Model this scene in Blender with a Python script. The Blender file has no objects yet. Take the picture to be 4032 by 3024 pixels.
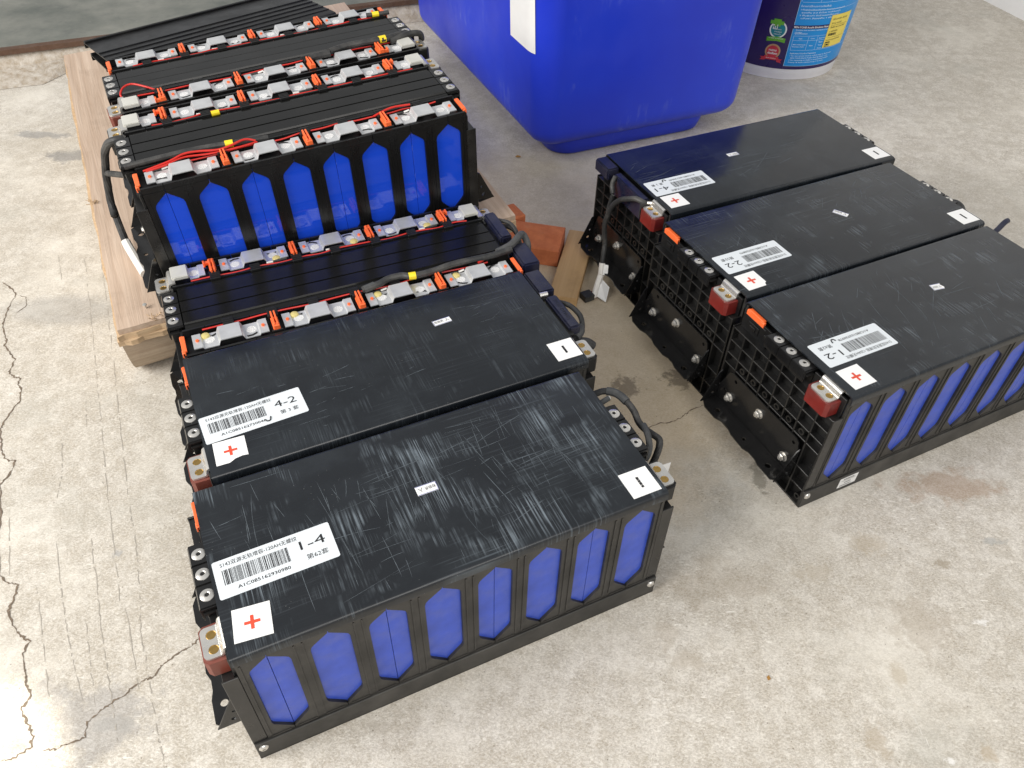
import bpy, bmesh, math, random
from mathutils import Matrix, Vector
from mathutils.geometry import tessellate_polygon
R = math.radians
random.seed(7)
scn = bpy.context.scene
col = scn.collection

# ------------------------------------------------------------------ camera
cam = bpy.data.cameras.new('camera')
cam_o = bpy.data.objects.new('camera', cam)
col.objects.link(cam_o)
cx = Vector((0.99965566, 0.01835035, 0.0187572))
cu = Vector((-0.02624058, 0.69907117, 0.71457046))
cf = Vector((0.0, 0.7148166, -0.69931197))
cam_o.matrix_world = Matrix(((cx.x, cu.x, -cf.x, 0), (cx.y, cu.y, -cf.y, 0), (cx.z, cu.z, -cf.z, 1.06817), (0, 0, 0, 1)))
cam.sensor_width = 36
cam.sensor_fit = 'HORIZONTAL'
cam.lens = 27.762
cam.clip_start = 0.02
cam.clip_end = 200
scn.camera = cam_o

# ------------------------------------------------------------------ world and lamps
world = bpy.data.worlds.new('World')
scn.world = world
world.use_nodes = True
wb = world.node_tree.nodes['Background']
wb.inputs[0].default_value = (0.97, 0.985, 1.0, 1)
wb.inputs[1].default_value = 0.50


def lamp(name, kind, loc, target, energy, color=(1, 1, 1), **kw):
    l = bpy.data.lights.new(name, kind)
    l.energy = energy
    l.color = color
    for k, v in kw.items():
        setattr(l, k, v)
    o = bpy.data.objects.new(name, l)
    col.objects.link(o)
    o.location = loc
    o.rotation_euler = (Vector(target) - Vector(loc)).to_track_quat('-Z', 'Y').to_euler()
    return o


lamp('doorway_light', 'AREA', (-3.2, -0.6, 2.7), (-0.1, 1.0, 0), 280, (1.0, 0.965, 0.915), shape='RECTANGLE', size=3.4, size_y=2.6)
lamp('front_opening_light', 'AREA', (1.6, -2.6, 2.8), (0.4, 0.8, 0), 85, (1.0, 0.965, 0.92), shape='RECTANGLE', size=3.0, size_y=2.0)
lamp('sun_through_doorway', 'SPOT', (-2.4, -0.9, 3.0), (-0.72, 0.33, 0), 900, (1.0, 0.93, 0.8), spot_size=R(4.6), spot_blend=0.35, shadow_soft_size=0.01)
scn.view_settings.view_transform = 'Standard'
scn.view_settings.look = 'None'
scn.view_settings.exposure = 0.0
scn.view_settings.gamma = 1.0
scn.view_settings.use_curve_mapping = False


# ------------------------------------------------------------------ materials
class NT:
    def __init__(s, name):
        s.m = bpy.data.materials.new(name)
        s.m.use_nodes = True
        s.t = s.m.node_tree
        s.b = s.t.nodes['Principled BSDF']
        s.tc = None

    def n(s, kind, **kw):
        nd = s.t.nodes.new('ShaderNode' + kind)
        for k, v in kw.items():
            setattr(nd, k, v)
        return nd

    def link(s, a, b):
        s.t.links.new(a, b)

    def coord(s):
        if not s.tc:
            s.tc = s.n('TexCoord').outputs['Object']
        return s.tc

    def mapped(s, scale=(1, 1, 1), rot=(0, 0, 0), loc=(0, 0, 0)):
        m = s.n('Mapping')
        s.link(s.coord(), m.inputs[0])
        m.inputs['Scale'].default_value = scale
        m.inputs['Rotation'].default_value = rot
        m.inputs['Location'].default_value = loc
        return m.outputs[0]

    def noise(s, scale, detail=4, rough=.55, vec=None, dist=0):
        nd = s.n('TexNoise')
        nd.inputs['Scale'].default_value = scale
        nd.inputs['Detail'].default_value = detail
        nd.inputs['Roughness'].default_value = rough
        nd.inputs['Distortion'].default_value = dist
        s.link(vec if vec is not None else s.coord(), nd.inputs['Vector'])
        return nd.outputs[0]

    def voro(s, scale, vec=None, feature='F1'):
        nd = s.n('TexVoronoi', feature=feature)
        nd.inputs['Scale'].default_value = scale
        s.link(vec if vec is not None else s.coord(), nd.inputs['Vector'])
        return nd.outputs['Distance']

    def ramp(s, src, a, b, va=0., vb=1.):
        nd = s.n('MapRange')
        nd.inputs[1].default_value = a
        nd.inputs[2].default_value = b
        nd.inputs[3].default_value = va
        nd.inputs[4].default_value = vb
        nd.clamp = True
        s.link(src, nd.inputs[0])
        return nd.outputs[0]

    def math(s, op, a, b=None):
        nd = s.n('Math', operation=op)
        for i, v in enumerate((a, b)):
            if v is None:
                continue
            if isinstance(v, (int, float)):
                nd.inputs[i].default_value = v
            else:
                s.link(v, nd.inputs[i])
        return nd.outputs[0]

    def mix(s, fac, a, b):
        nd = s.n('Mix', data_type='RGBA')
        for i, v in ((0, fac), (6, a), (7, b)):
            if isinstance(v, (int, float)):
                nd.inputs[i].default_value = v
            elif isinstance(v, tuple):
                nd.inputs[i].default_value = (*v, 1)
            else:
                s.link(v, nd.inputs[i])
        return nd.outputs[2]

    def bump(s, hgt, strength, dist=.001):
        nd = s.n('Bump')
        nd.inputs['Strength'].default_value = strength
        nd.inputs['Distance'].default_value = dist
        s.link(hgt, nd.inputs['Height'])
        s.link(nd.outputs[0], s.b.inputs['Normal'])

    def set(s, **kw):
        for k, v in kw.items():
            i = s.b.inputs[k.replace('_', ' ')]
            if isinstance(v, tuple):
                i.default_value = (*v, 1)
            elif isinstance(v, (int, float)):
                i.default_value = v
            else:
                s.link(v, i)
        return s


def plain(name, c, rough=.5, metal=0., var=.25, scale=40, dust=0., bump=0., spec=.5):
    m = NT(name)
    f = m.ramp(m.noise(scale, 5), .3, .7)
    dark = tuple(x * (1 - var) for x in c)
    base = m.mix(f, dark, c)
    r = m.ramp(m.noise(scale * .6, 4), .3, .7, rough * .8, min(1, rough * 1.2))
    if dust:
        d = m.ramp(m.noise(scale * .35, 7, .7), .45, .8, 0, dust)
        base = m.mix(d, base, (.33, .31, .28))
    m.set(Base_Color=base, Roughness=r, Metallic=metal)
    m.b.inputs['Specular IOR Level'].default_value = spec
    if bump:
        m.bump(m.noise(scale * 6, 4), bump)
    return m.m


def lid_mat(name, cross=.5, along=.3, patches=.5, seed=0., gloss=.33, angle=4., spots=()):
    m = NT(name)

    def streak(sx, sy, rot, lo, hi, mscale, mlo, mhi, off):
        mp = m.mapped((sx, sy, 1), (0, 0, R(rot)), (seed + off, seed * 2 + off, 0))
        st = m.ramp(m.noise(1, 2, .6, mp), lo, hi)
        mk = m.ramp(m.noise(mscale, 3, .5, m.mapped((1, 1, 1), (0, 0, 0), (off * 3 + seed, off, seed))), mlo, mhi)
        return m.math('MULTIPLY', st, mk)
    a = m.math('MULTIPLY', streak(430, 7, angle, .50, .68, 11, .56, .74, 1.3), cross)
    b = m.math('MULTIPLY', streak(520, 10, -angle - 12, .50, .68, 13, .55, .72, 4.1), cross * .9)
    g2 = m.math('MULTIPLY', streak(200, 12, angle * .5 - 3, .48, .75, 17, .60, .74, 9.3), cross * .7)
    b = m.math('ADD', b, g2)
    c = m.math('MULTIPLY', streak(7, 420, 6, .55, .8, 7, .50, .74, 7.7), along)
    d = m.math('MULTIPLY', streak(300, 10, -17 + angle, .48, .74, 17, .57, .74, 2.9), patches)
    e = m.math('MULTIPLY', m.ramp(m.noise(6, 6, .65, m.mapped(loc=(seed, 3, 1))), .45, .8), .05)
    dots = m.math('MULTIPLY', m.ramp(m.voro(170, m.mapped(loc=(seed, 0, 0))), .035, .06, 1, 0), m.ramp(m.noise(14, 2, .5, m.mapped(loc=(0, seed, 0))), .55, .6, 0, .45))
    tot = m.math('ADD', m.math('ADD', m.math('ADD', a, b), m.math('ADD', c, d)), e)
    tot = m.math('MINIMUM', tot, .75)
    # oily smears that have darkened the scuffed plastic
    if spots:
        sep = m.n('SeparateXYZ')
        m.link(m.coord(), sep.inputs[0])
        wob = m.math('MULTIPLY', m.math('SUBTRACT', m.noise(38, 5, .65), .5), 2.6)
        for x, y, rx, ry in spots:
            dx_ = m.math('DIVIDE', m.math('SUBTRACT', sep.outputs[0], x), rx)
            dy_ = m.math('DIVIDE', m.math('SUBTRACT', sep.outputs[1], y), ry)
            dd = m.math('ADD', m.math('SQRT', m.math('ADD', m.math('MULTIPLY', dx_, dx_), m.math('MULTIPLY', dy_, dy_))), wob)
            tot = m.math('MULTIPLY', tot, m.ramp(dd, .6, 1.1, .05, 1))
    base = m.mix(tot, (.0075, .0095, .0125), (.30, .36, .41))
    base = m.mix(dots, base, (.7, .7, .66))
    r = m.math('ADD', m.math('MULTIPLY', tot, .5), m.ramp(m.noise(8, 4, .5, m.mapped(loc=(seed, 5, 0))), .3, .7, gloss * .85, gloss * 1.2))
    m.set(Base_Color=base, Roughness=r)
    m.bump(m.noise(60, 3, .5), .05, .002)
    return m.m


def concrete():
    m = NT('concrete_floor')
    big = m.ramp(m.noise(2.2, 6, .6), .35, .68)
    mid = m.ramp(m.noise(11, 8, .68), .34, .7)
    fine = m.ramp(m.noise(95, 7, .85, dist=1.6), .43, .57)
    speck = m.ramp(m.noise(260, 4, .75, m.mapped((1, 1.6, 1), (0, 0, .5)), .8), .43, .60)
    base = m.mix(big, (.45, .405, .335), (.64, .595, .525))
    base = m.mix(m.math('MULTIPLY', mid, .65), base, (.74, .70, .63))
    mid2 = m.ramp(m.noise(27, 9, .78, m.mapped(loc=(3, 7, 0))), .455, .555)
    base = m.mix(m.math('MULTIPLY', m.ramp(mid2, 0, 1, 1, 0), .70), base, (.385, .335, .26))
    base = m.mix(m.math('MULTIPLY', m.ramp(fine, 0, 1, 1, 0), .60), base, (.31, .275, .225))
    base = m.mix(m.math('MULTIPLY', speck, .42), base, (.88, .85, .79))
    fl = m.math('MULTIPLY', m.ramp(m.noise(1, 3, .6, m.mapped((60, 260, 1), (0, 0, .7))), .60, .68), m.ramp(m.noise(5, 3), .45, .6, 0, .75))
    base = m.mix(fl, base, (.84, .81, .74))
    wash = m.ramp(m.noise(3.1, 7, .72, m.mapped(loc=(9, 1, 0))), .50, .66, 0, .6)
    base = m.mix(wash, base, (.76, .72, .64))
    # grey-green cement patches
    gp = m.ramp(m.noise(4.2, 5, .6, m.mapped(loc=(5, 2, 0))), .55, .72, 0, .4)
    base = m.mix(gp, base, (.44, .43, .38))
    # brown dirt, gathered between the rows of modules, colour raised to lighten their shade
    sep = m.n('SeparateXYZ')
    m.link(m.coord(), sep.inputs[0])
    def blob(x, y, rx, ry, amt, wob=.35):
        dx = m.math('DIVIDE', m.math('SUBTRACT', sep.outputs[0], x), rx)
        dy = m.math('DIVIDE', m.math('SUBTRACT', sep.outputs[1], y), ry)
        d = m.math('SQRT', m.math('ADD', m.math('MULTIPLY', dx, dx), m.math('MULTIPLY', dy, dy)))
        d = m.math('ADD', d, m.math('MULTIPLY', m.math('SUBTRACT', m.noise(6 if rx > .12 else (20 if rx > .05 else 55), 6, .7), .5), wob * 4 if rx > .12 else 3.8))
        return m.ramp(d, .6, 1.1, amt, 0)
    for x, y, rx, ry, amt, c in ((.2, 1.2, .30, .45, .60, (.58, .455, .29)), (.0, 1.75, .42, .30, .45, (.58, .485, .33)),
                                 (-.95, 1.28, .16, .05, .35, (.22, .22, .22)),
                                 (-.55, .43, .09, .05, .45, (.27, .26, .26)), (.32, .66, .10, .05, .3, (.33, .27, .2)),
                                 (.62, .60, .05, .05, .35, (.33, .27, .2)),
                                 (-.2, 2.3, .3, .4, .3, (.26, .26, .25)), (1.15, 1.75, .3, .3, .22, (.38, .35, .29)),
                                 (.33, 1.12, .035, .028, .6, (.07, .055, .04)), (.22, 1.09, .03, .03, .6, (.08, .06, .045)), (0.557, 0.524, 0.012, 0.02, 0.5, (0.42, 0.35, 0.25)), (0.69, 0.711, 0.011, 0.009, 0.7, (0.3, 0.25, 0.18)), (0.5, 0.43, 0.015, 0.03, 0.5, (0.4, 0.33, 0.24)), (0.642, 0.418, 0.012, 0.012, 0.55, (0.42, 0.34, 0.24)), (0.757, 0.866, 0.085, 0.04, 0.55, (0.36, 0.25, 0.17)), (0.711, 0.609, 0.012, 0.006, 0.6, (0.88, 0.87, 0.85)), (0.589, 0.406, 0.008, 0.006, 0.6, (0.88, 0.87, 0.85)), (-1.34, 2.037, 0.075, 0.02, 0.55, (0.22, 0.22, 0.22)), (-1.193, 1.922, 0.07, 0.035, 0.65, (0.2, 0.2, 0.2)), (0.434, 0.876, 0.013, 0.035, 0.7, (0.22, 0.2, 0.16)), (0.786, 0.755, 0.02, 0.008, 0.5, (0.33, 0.34, 0.33)), (0.48, 0.689, 0.03, 0.02, 0.4, (0.42, 0.36, 0.27)), (0.584, 0.744, 0.03, 0.02, 0.45, (0.42, 0.35, 0.25)), (0.259, 0.536, 0.03, 0.015, 0.4, (0.42, 0.36, 0.28)), (0.234, 0.574, 0.02, 0.02, 0.35, (0.42, 0.36, 0.28)), (-0.163, 0.431, 0.02, 0.01, 0.4, (0.38, 0.34, 0.28)), (-0.517, 0.425, 0.03, 0.012, 0.5, (0.33, 0.32, 0.3)), (-0.612, 0.686, 0.01, 0.008, 0.6, (0.33, 0.33, 0.33))):
        base = m.mix(blob(x, y, rx, ry, amt, .35 if rx > .05 else .22), base, c)
    pits = m.math('MULTIPLY', m.ramp(m.voro(85), .06, .12, 1, 0), m.ramp(m.noise(9, 2), .50, .58, 0, .7))
    base = m.mix(pits, base, (.16, .13, .10))
    m.set(Base_Color=base, Roughness=m.ramp(mid, 0, 1, .62, .85))
    m.b.inputs['Specular IOR Level'].default_value = .35
    hgt = m.math('ADD', m.math('MULTIPLY', fine, .6), m.math('MULTIPLY', speck, .4))
    m.bump(hgt, .35, .0012)
    return m.m


def wood(name, c1, c2, axis=1, fine=1.):
    m = NT(name)
    sc = [90, 90, 90]
    sc[axis] = 4
    g = m.ramp(m.noise(1, 5, .65, m.mapped(tuple(sc)), .6), .3, .72)
    sc2 = [16, 16, 16]
    sc2[axis] = 1.2
    g2 = m.ramp(m.noise(1, 3, .5, m.mapped(tuple(sc2)), 1.2), .3, .7)
    base = m.mix(g, c1, c2)
    base = m.mix(m.math('MULTIPLY', g2, .45), base, tuple(x * .72 for x in c1))
    st = m.ramp(m.noise(9, 5, .7), .55, .8, 0, .5)
    base = m.mix(st, base, tuple(x * .55 for x in c1))
    m.set(Base_Color=base, Roughness=.8)
    m.bump(g, .5 * fine, .0015)
    return m.m


def weld():
    m = NT('weld_speckle')
    f = m.ramp(m.noise(1500, 2, .6), .42, .58)
    m.set(Base_Color=m.mix(f, (.45, .45, .45), (.97, .97, .97)), Roughness=.6, Metallic=.0)
    m.bump(f, .6, .0006)
    return m.m


def brick_mat():
    m = NT('brick_clay')
    f = m.ramp(m.noise(35, 7, .7), .3, .72)
    base = m.mix(f, (.42, .115, .045), (.62, .20, .08))
    base = m.mix(m.ramp(m.noise(12, 4, .6), .6, .8, 0, .4), base, (.42, .25, .16))
    m.set(Base_Color=base, Roughness=.88)
    m.bump(m.noise(160, 5, .7), .4, .0015)
    return m.m


def dark_step():
    m = NT('step_concrete')
    f = m.ramp(m.noise(5, 7, .65), .35, .68)
    base = m.mix(f, (.115, .125, .11), (.235, .235, .205))
    base = m.mix(m.ramp(m.noise(13, 6, .7), .55, .75, 0, .5), base, (.06, .066, .07))
    base = m.mix(m.ramp(m.noise(30, 6, .7), .62, .8, 0, .6), base, (.33, .31, .27))
    m.set(Base_Color=base, Roughness=.6)
    m.bump(m.noise(90, 5, .7), .3, .001)
    return m.m


def rough_mortar():
    m = NT('mortar')
    f = m.ramp(m.noise(45, 7, .7), .35, .66)
    base = m.mix(f, (.33, .27, .2), (.56, .52, .46))
    base = m.mix(m.ramp(m.noise(14, 5, .7), .6, .75, 0, .7), base, (.3, .2, .11))
    m.set(Base_Color=base, Roughness=.9)
    m.bump(m.noise(90, 6, .7), .8, .004)
    return m.m


def tub_blue():
    m = NT('tub_blue_plastic')
    f = m.ramp(m.noise(3, 4), .3, .7)
    base = m.mix(f, (.010, .030, .50), (.013, .045, .60))
    sc = m.math('MULTIPLY', m.ramp(m.noise(1, 4, .7, m.mapped((60, 60, 12))), .50, .70), m.ramp(m.noise(6, 4, .6), .56, .70, 0, .3))
    base = m.mix(sc, base, (.30, .36, .62))
    m.set(Base_Color=base, Roughness=m.ramp(m.noise(9, 4), .3, .7, .34, .5))
    m.bump(m.noise(90, 3), .04, .002)
    return m.m


MAT = dict(
    black=plain('black_plastic', (.0075, .0078, .0085), .36, dust=.04, spec=.36),
    frame=plain('frame_black_plastic', (.024, .023, .021), .48, dust=.16, scale=30),
    clean_frame=plain('clean_black_frame', (.006, .006, .0062), .30, dust=.02, scale=30, spec=.36),
    molded=plain('molded_black_nylon', (.009, .009, .0092), .30, dust=.06, scale=50),
    enamel=plain('black_enamel_steel', (.009, .009, .0095), .2, dust=.03, scale=30),
    glossy=plain('gloss_black_cover', (.0065, .0065, .0062), .2, dust=.025, scale=20, spec=.30),
    rubber=plain('black_tape', (.02, .021, .022), .6, dust=.25, scale=60, bump=.2),
    grey_rubber=plain('grey_sleeve', (.05, .053, .055), .65, dust=.2, scale=60, bump=.2),
    navy=plain('navy_box_plastic', (.010, .012, .034), .3, dust=.12, scale=30),
    film=plain('cell_blue_film', (.013, .075, .70), .07, var=.06, scale=9),
    film_dusty=plain('cell_blue_film_dusty', (.040, .095, .58), .34, var=.25, dust=.32, scale=30),
    steel=plain('nickel_steel', (.74, .72, .68), .27, .8, var=.15, scale=60),
    zinc=plain('plated_aluminium', (.68, .69, .70), .38, .55, var=.16, scale=50),
    tinned=plain('matt_tinned_plate', (.60, .595, .55), .5, .2, var=.1, scale=50),
    brass=plain('brass', (.62, .40, .13), .26, 1, scale=80),
    dark=plain('hole_dark', (.006, .006, .006), .8),
    red_block=plain('red_insulator', (.17, .013, .010), .40, dust=.10),
    brown_block=plain('brown_insulator', (.20, .045, .028), .45, dust=.1),
    orange=plain('orange_plastic', (.90, .155, .040), .42, var=.12),
    red_wire=plain('red_wire', (.58, .02, .012), .4, var=.15),
    white=plain('white_sleeve', (.78, .76, .72), .5, var=.06),
    yellow=plain('yellow_tape', (.86, .66, .02), .45, var=.1),
    glue=plain('amber_glue', (.62, .52, .20), .25, var=.2),
    paper=plain('sticker_white', (.80, .80, .79), .45, var=.03),
    label=plain('label_silver', (.66, .70, .73), .42, var=.03),
    ink=plain('black_ink', (.012, .012, .014), .6),
    red_ink=plain('red_ink', (.66, .07, .03), .5, var=.1),
    blue_ink=plain('blue_ink', (.10, .13, .42), .5),
    marker=plain('black_marker', (.015, .015, .015), .55),
    concrete=concrete(), step=dark_step(), mortar=rough_mortar(), brick=brick_mat(), tub=tub_blue(), weld=weld(),
    deck=wood('weathered_deck_board', (.43, .31, .225), (.62, .49, .385), 1),
    ply=wood('split_board_edge', (.44, .30, .175), (.68, .51, .33), 0),
    runner=wood('pallet_runner_wood', (.36, .27, .19), (.60, .49, .37), 0),
    pine=wood('pine_plank', (.50, .31, .14), (.62, .42, .215), 1, .4),
    rust=plain('rusty_edge_iron', (.12, .065, .04), .7, .2, scale=60, dust=.2),
    crack=plain('crack_fill', (.21, .16, .115), .95, var=.5, scale=120),
    scratch=plain('scratch_grey', (.46, .42, .36), .9, var=.4, scale=120),
    scuff=plain('scuffed_plastic', (.115, .138, .158), .7, var=.5, scale=200),
    pale_scratch=plain('pale_scratch', (.70, .67, .61), .9),
    plaster=plain('white_plaster', (.80, .80, .80), .8, var=.03),
    bucket_white=plain('bucket_white', (.74, .74, .78), .35, var=.06),
    bucket_navy=plain('bucket_navy', (.022, .010, .10), .3, var=.15, scale=10),
    bucket_blue=plain('bucket_blue_panel', (.0, .27, .72), .35, var=.06),
    bucket_yellow=plain('bucket_yellow_paper', (.84, .68, .12), .5, var=.05),
    green=plain('emblem_green', (.13, .42, .03), .4), teal=plain('emblem_teal', (.0, .22, .28), .4),
    seal_red=plain('seal_red', (.55, .03, .06), .4), seal_tan=plain('seal_tan', (.50, .30, .16), .4),
    pale_text=plain('pale_text', (.62, .80, .92), .5, var=.03),
    leaf=plain('dry_leaf', (.42, .22, .05), .7),
)


# ------------------------------------------------------------------ mesh helpers
class MB:
    def __init__(s):
        s.v = []
        s.f = []

    def add(s, vs, fs):
        o = len(s.v)
        s.v += [tuple(p) for p in vs]
        s.f += [tuple(i + o for i in f) for f in fs]
        return s

    def bm(s, b):
        b.verts.ensure_lookup_table()
        b.verts.index_update()
        s.add([v.co[:] for v in b.verts], [[v.index for v in f.verts] for f in b.faces])
        b.free()
        return s

    def box(s, x0, x1, y0, y1, z0, z1, bev=0., seg=1):
        b = bmesh.new()
        bmesh.ops.create_cube(b, size=1)
        for v in b.verts:
            v.co = ((x0 + x1) / 2 + v.co.x * (x1 - x0), (y0 + y1) / 2 + v.co.y * (y1 - y0), (z0 + z1) / 2 + v.co.z * (z1 - z0))
        if bev:
            bmesh.ops.bevel(b, geom=list(b.edges), offset=bev, segments=seg, affect='EDGES', clamp_overlap=True)
        return s.bm(b)

    def prism(s, poly, d0, d1, axis=2, holes=()):
        # poly in the two axes other than `axis` (in order), extruded d0..d1
        loops = [list(poly)] + [list(h) for h in holes]
        flat = [p for l in loops for p in l]
        tris = tessellate_polygon([[Vector((p[0], p[1], 0)) for p in l] for l in loops])

        def P(p, d):
            if axis == 2:
                return (p[0], p[1], d)
            if axis == 1:
                return (p[0], d, p[1])
            return (d, p[0], p[1])
        n = len(flat)
        vs = [P(p, d0) for p in flat] + [P(p, d1) for p in flat]
        fs = [tuple(t) for t in tris] + [tuple(i + n for i in reversed(t)) for t in tris]
        o = 0
        for l in loops:
            k = len(l)
            for i in range(k):
                a, b = o + i, o + (i + 1) % k
                fs.append((a, b, b + n, a + n))
            o += k
        b = bmesh.new()
        bv = [b.verts.new(v) for v in vs]
        for f in fs:
            try:
                b.faces.new([bv[i] for i in f])
            except ValueError:
                pass
        bmesh.ops.recalc_face_normals(b, faces=list(b.faces))
        return s.bm(b)

    def lathe(s, prof, n=20, c=(0, 0, 0), axis='z', cap=True):
        vs, fs = [], []
        for r, z in prof:
            for i in range(n):
                a = 2 * math.pi * i / n
                p = (r * math.cos(a), r * math.sin(a), z)
                if axis == 'x':
                    p = (p[2], p[0], p[1])
                elif axis == 'y':
                    p = (p[1], p[2], p[0])
                vs.append((p[0] + c[0], p[1] + c[1], p[2] + c[2]))
        for k in range(len(prof) - 1):
            for i in range(n):
                j = (i + 1) % n
                fs.append((k * n + i, k * n + j, (k + 1) * n + j, (k + 1) * n + i))
        if cap:
            fs.append(tuple(reversed(range(n))))
            m = (len(prof) - 1) * n
            fs.append(tuple(m + i for i in range(n)))
        return s.add(vs, fs)

    def tube(s, pts, r, n=10, smooth=True, taper=None):
        pts = [Vector(p) for p in pts]
        if smooth and len(pts) > 2:
            q = []
            for i in range(len(pts) - 1):
                p0, p1, p2, p3 = pts[max(i - 1, 0)], pts[i], pts[i + 1], pts[min(i + 2, len(pts) - 1)]
                for k in range(5):
                    t = k / 5
                    q.append(.5 * ((2 * p1) + (p2 - p0) * t + (2 * p0 - 5 * p1 + 4 * p2 - p3) * t * t + (3 * p1 - p0 - 3 * p2 + p3) * t ** 3))
            q.append(pts[-1])
            pts = q
        up = Vector((.13, .2, .97))
        rings = []
        vs, fs = [], []
        for i, p in enumerate(pts):
            d = (pts[min(i + 1, len(pts) - 1)] - pts[max(i - 1, 0)]).normalized()
            a = d.cross(up)
            if a.length < 1e-3:
                a = d.cross(Vector((1, 0, 0)))
            a.normalize()
            b = a.cross(d)
            rr = r if taper is None else r * taper(i / (len(pts) - 1))
            for k in range(n):
                t = 2 * math.pi * k / n
                vs.append(p + a * rr * math.cos(t) + b * rr * math.sin(t))
        for i in range(len(pts) - 1):
            for k in range(n):
                j = (k + 1) % n
                fs.append((i * n + k, i * n + j, (i + 1) * n + j, (i + 1) * n + k))
        fs.append(tuple(reversed(range(n))))
        fs.append(tuple((len(pts) - 1) * n + k for k in range(n)))
        return s.add(vs, fs)

    def mesh(s, name, smooth=35):
        me = bpy.data.meshes.new(name)
        me.from_pydata(s.v, [], s.f)
        b = bmesh.new()
        b.from_mesh(me)
        bmesh.ops.remove_doubles(b, verts=list(b.verts), dist=1e-6)
        bmesh.ops.recalc_face_normals(b, faces=list(b.faces))
        b.to_mesh(me)
        b.free()
        if smooth:
            me.shade_smooth()
            me.set_sharp_from_angle(angle=R(smooth))
        return me


def obj(name, me, mat, parent=None, loc=(0, 0, 0), rz=0., scale=(1, 1, 1)):
    if isinstance(me, MB):
        me = me.mesh(name)
    if mat is not None:
        mm = MAT[mat] if isinstance(mat, str) else mat
        if len(me.materials) == 0:
            me.materials.append(mm)
        o = bpy.data.objects.new(name, me)
        if me.materials[0] != mm:
            o.material_slots[0].link = 'OBJECT'
            o.material_slots[0].material = mm
    else:
        o = bpy.data.objects.new(name, me)
    col.objects.link(o)
    if parent:
        o.parent = parent
    o.location = loc
    o.rotation_euler = (0, 0, rz)
    o.scale = scale
    return o


def tag(o, label, cat, group=None, kind=None):
    if label:
        o['label'] = label
    if cat:
        o['category'] = cat
    if group:
        o['group'] = group
    if kind:
        o['kind'] = kind
    return o


def empty(name, mat4):
    o = bpy.data.objects.new(name, None)
    o.empty_display_size = .05
    col.objects.link(o)
    o.matrix_world = mat4
    return o


def text_mesh(s, size, offset=0., spacing=1., align='LEFT', width=None, bold=0.):
    c = bpy.data.curves.new('t', 'FONT')
    c.body = s
    c.size = size
    c.resolution_u = 2
    c.space_character = spacing
    c.align_x = align
    c.offset = offset
    o = bpy.data.objects.new('t', c)
    col.objects.link(o)
    bpy.context.view_layer.update()
    me = bpy.data.meshes.new_from_object(o.evaluated_get(bpy.context.evaluated_depsgraph_get()))
    bpy.data.objects.remove(o)
    bpy.data.curves.remove(c)
    if width and len(me.vertices):
        x0 = min(v.co.x for v in me.vertices)
        x1 = max(v.co.x for v in me.vertices)
        k = width / max(x1 - x0, 1e-6)
        for v in me.vertices:
            v.co.x = (v.co.x - x0) * k
    me.materials.clear()
    return me


def placed_text(mb, s, size, x, y, width=None, offset=0., z=0.):
    me = text_mesh(s, size, offset, width=width)
    mb.add([(v.co.x + x, v.co.y + y, z) for v in me.vertices], [tuple(p.vertices) for p in me.polygons])
    bpy.data.meshes.remove(me)


def round_rect(x0, x1, y0, y1, r, n=4):
    out = []
    for cx_, cy_, a0 in ((x1 - r, y0 + r, -90), (x1 - r, y1 - r, 0), (x0 + r, y1 - r, 90), (x0 + r, y0 + r, 180)):
        for i in range(n + 1):
            a = R(a0 + 90 * i / n)
            out.append((cx_ + r * math.cos(a), cy_ + r * math.sin(a)))
    return out


def circle(x, y, r, n=16):
    return [(x + r * math.cos(2 * math.pi * i / n), y + r * math.sin(2 * math.pi * i / n)) for i in range(n)]


# ------------------------------------------------------------------ the setting
fl = MB()
fl.add([(-6, -4, 0), (8, -4, 0), (8, 9, 0), (-6, 9, 0)], [(0, 1, 2, 3)])
floor = obj('floor', fl, 'concrete')
tag(floor, 'worn pale concrete floor with cracks, scratches and brown stains', None, kind='structure')


def strip(pts, w, z=.0006, jit=.0, sub=4, seed=0, gap=0.):
    rnd = random.Random(seed)
    P = [Vector((p[0], p[1])) for p in pts]
    q = []
    for i in range(len(P) - 1):
        for k in range(sub):
            p = P[i].lerp(P[i + 1], k / sub)
            q.append(p + Vector((rnd.uniform(-jit, jit), rnd.uniform(-jit, jit))))
    q.append(P[-1])
    mb = MB()
    vs = []
    n = len(q)
    for i, p in enumerate(q):
        d = (q[min(i + 1, n - 1)] - q[max(i - 1, 0)]).normalized()
        nn = Vector((-d.y, d.x))
        e = min(1., min(i, n - 1 - i) / 3 + .15)
        ww = w * e * rnd.uniform(.2, 1.55)
        vs += [(p.x + nn.x * ww, p.y + nn.y * ww, z), (p.x - nn.x * ww, p.y - nn.y * ww, z)]
    keep = [rnd.random() >= gap for i in range(n)]
    return mb.add(vs, [(2 * i, 2 * i + 1, 2 * i + 3, 2 * i + 2) for i in range(n - 1) if keep[i]])


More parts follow.
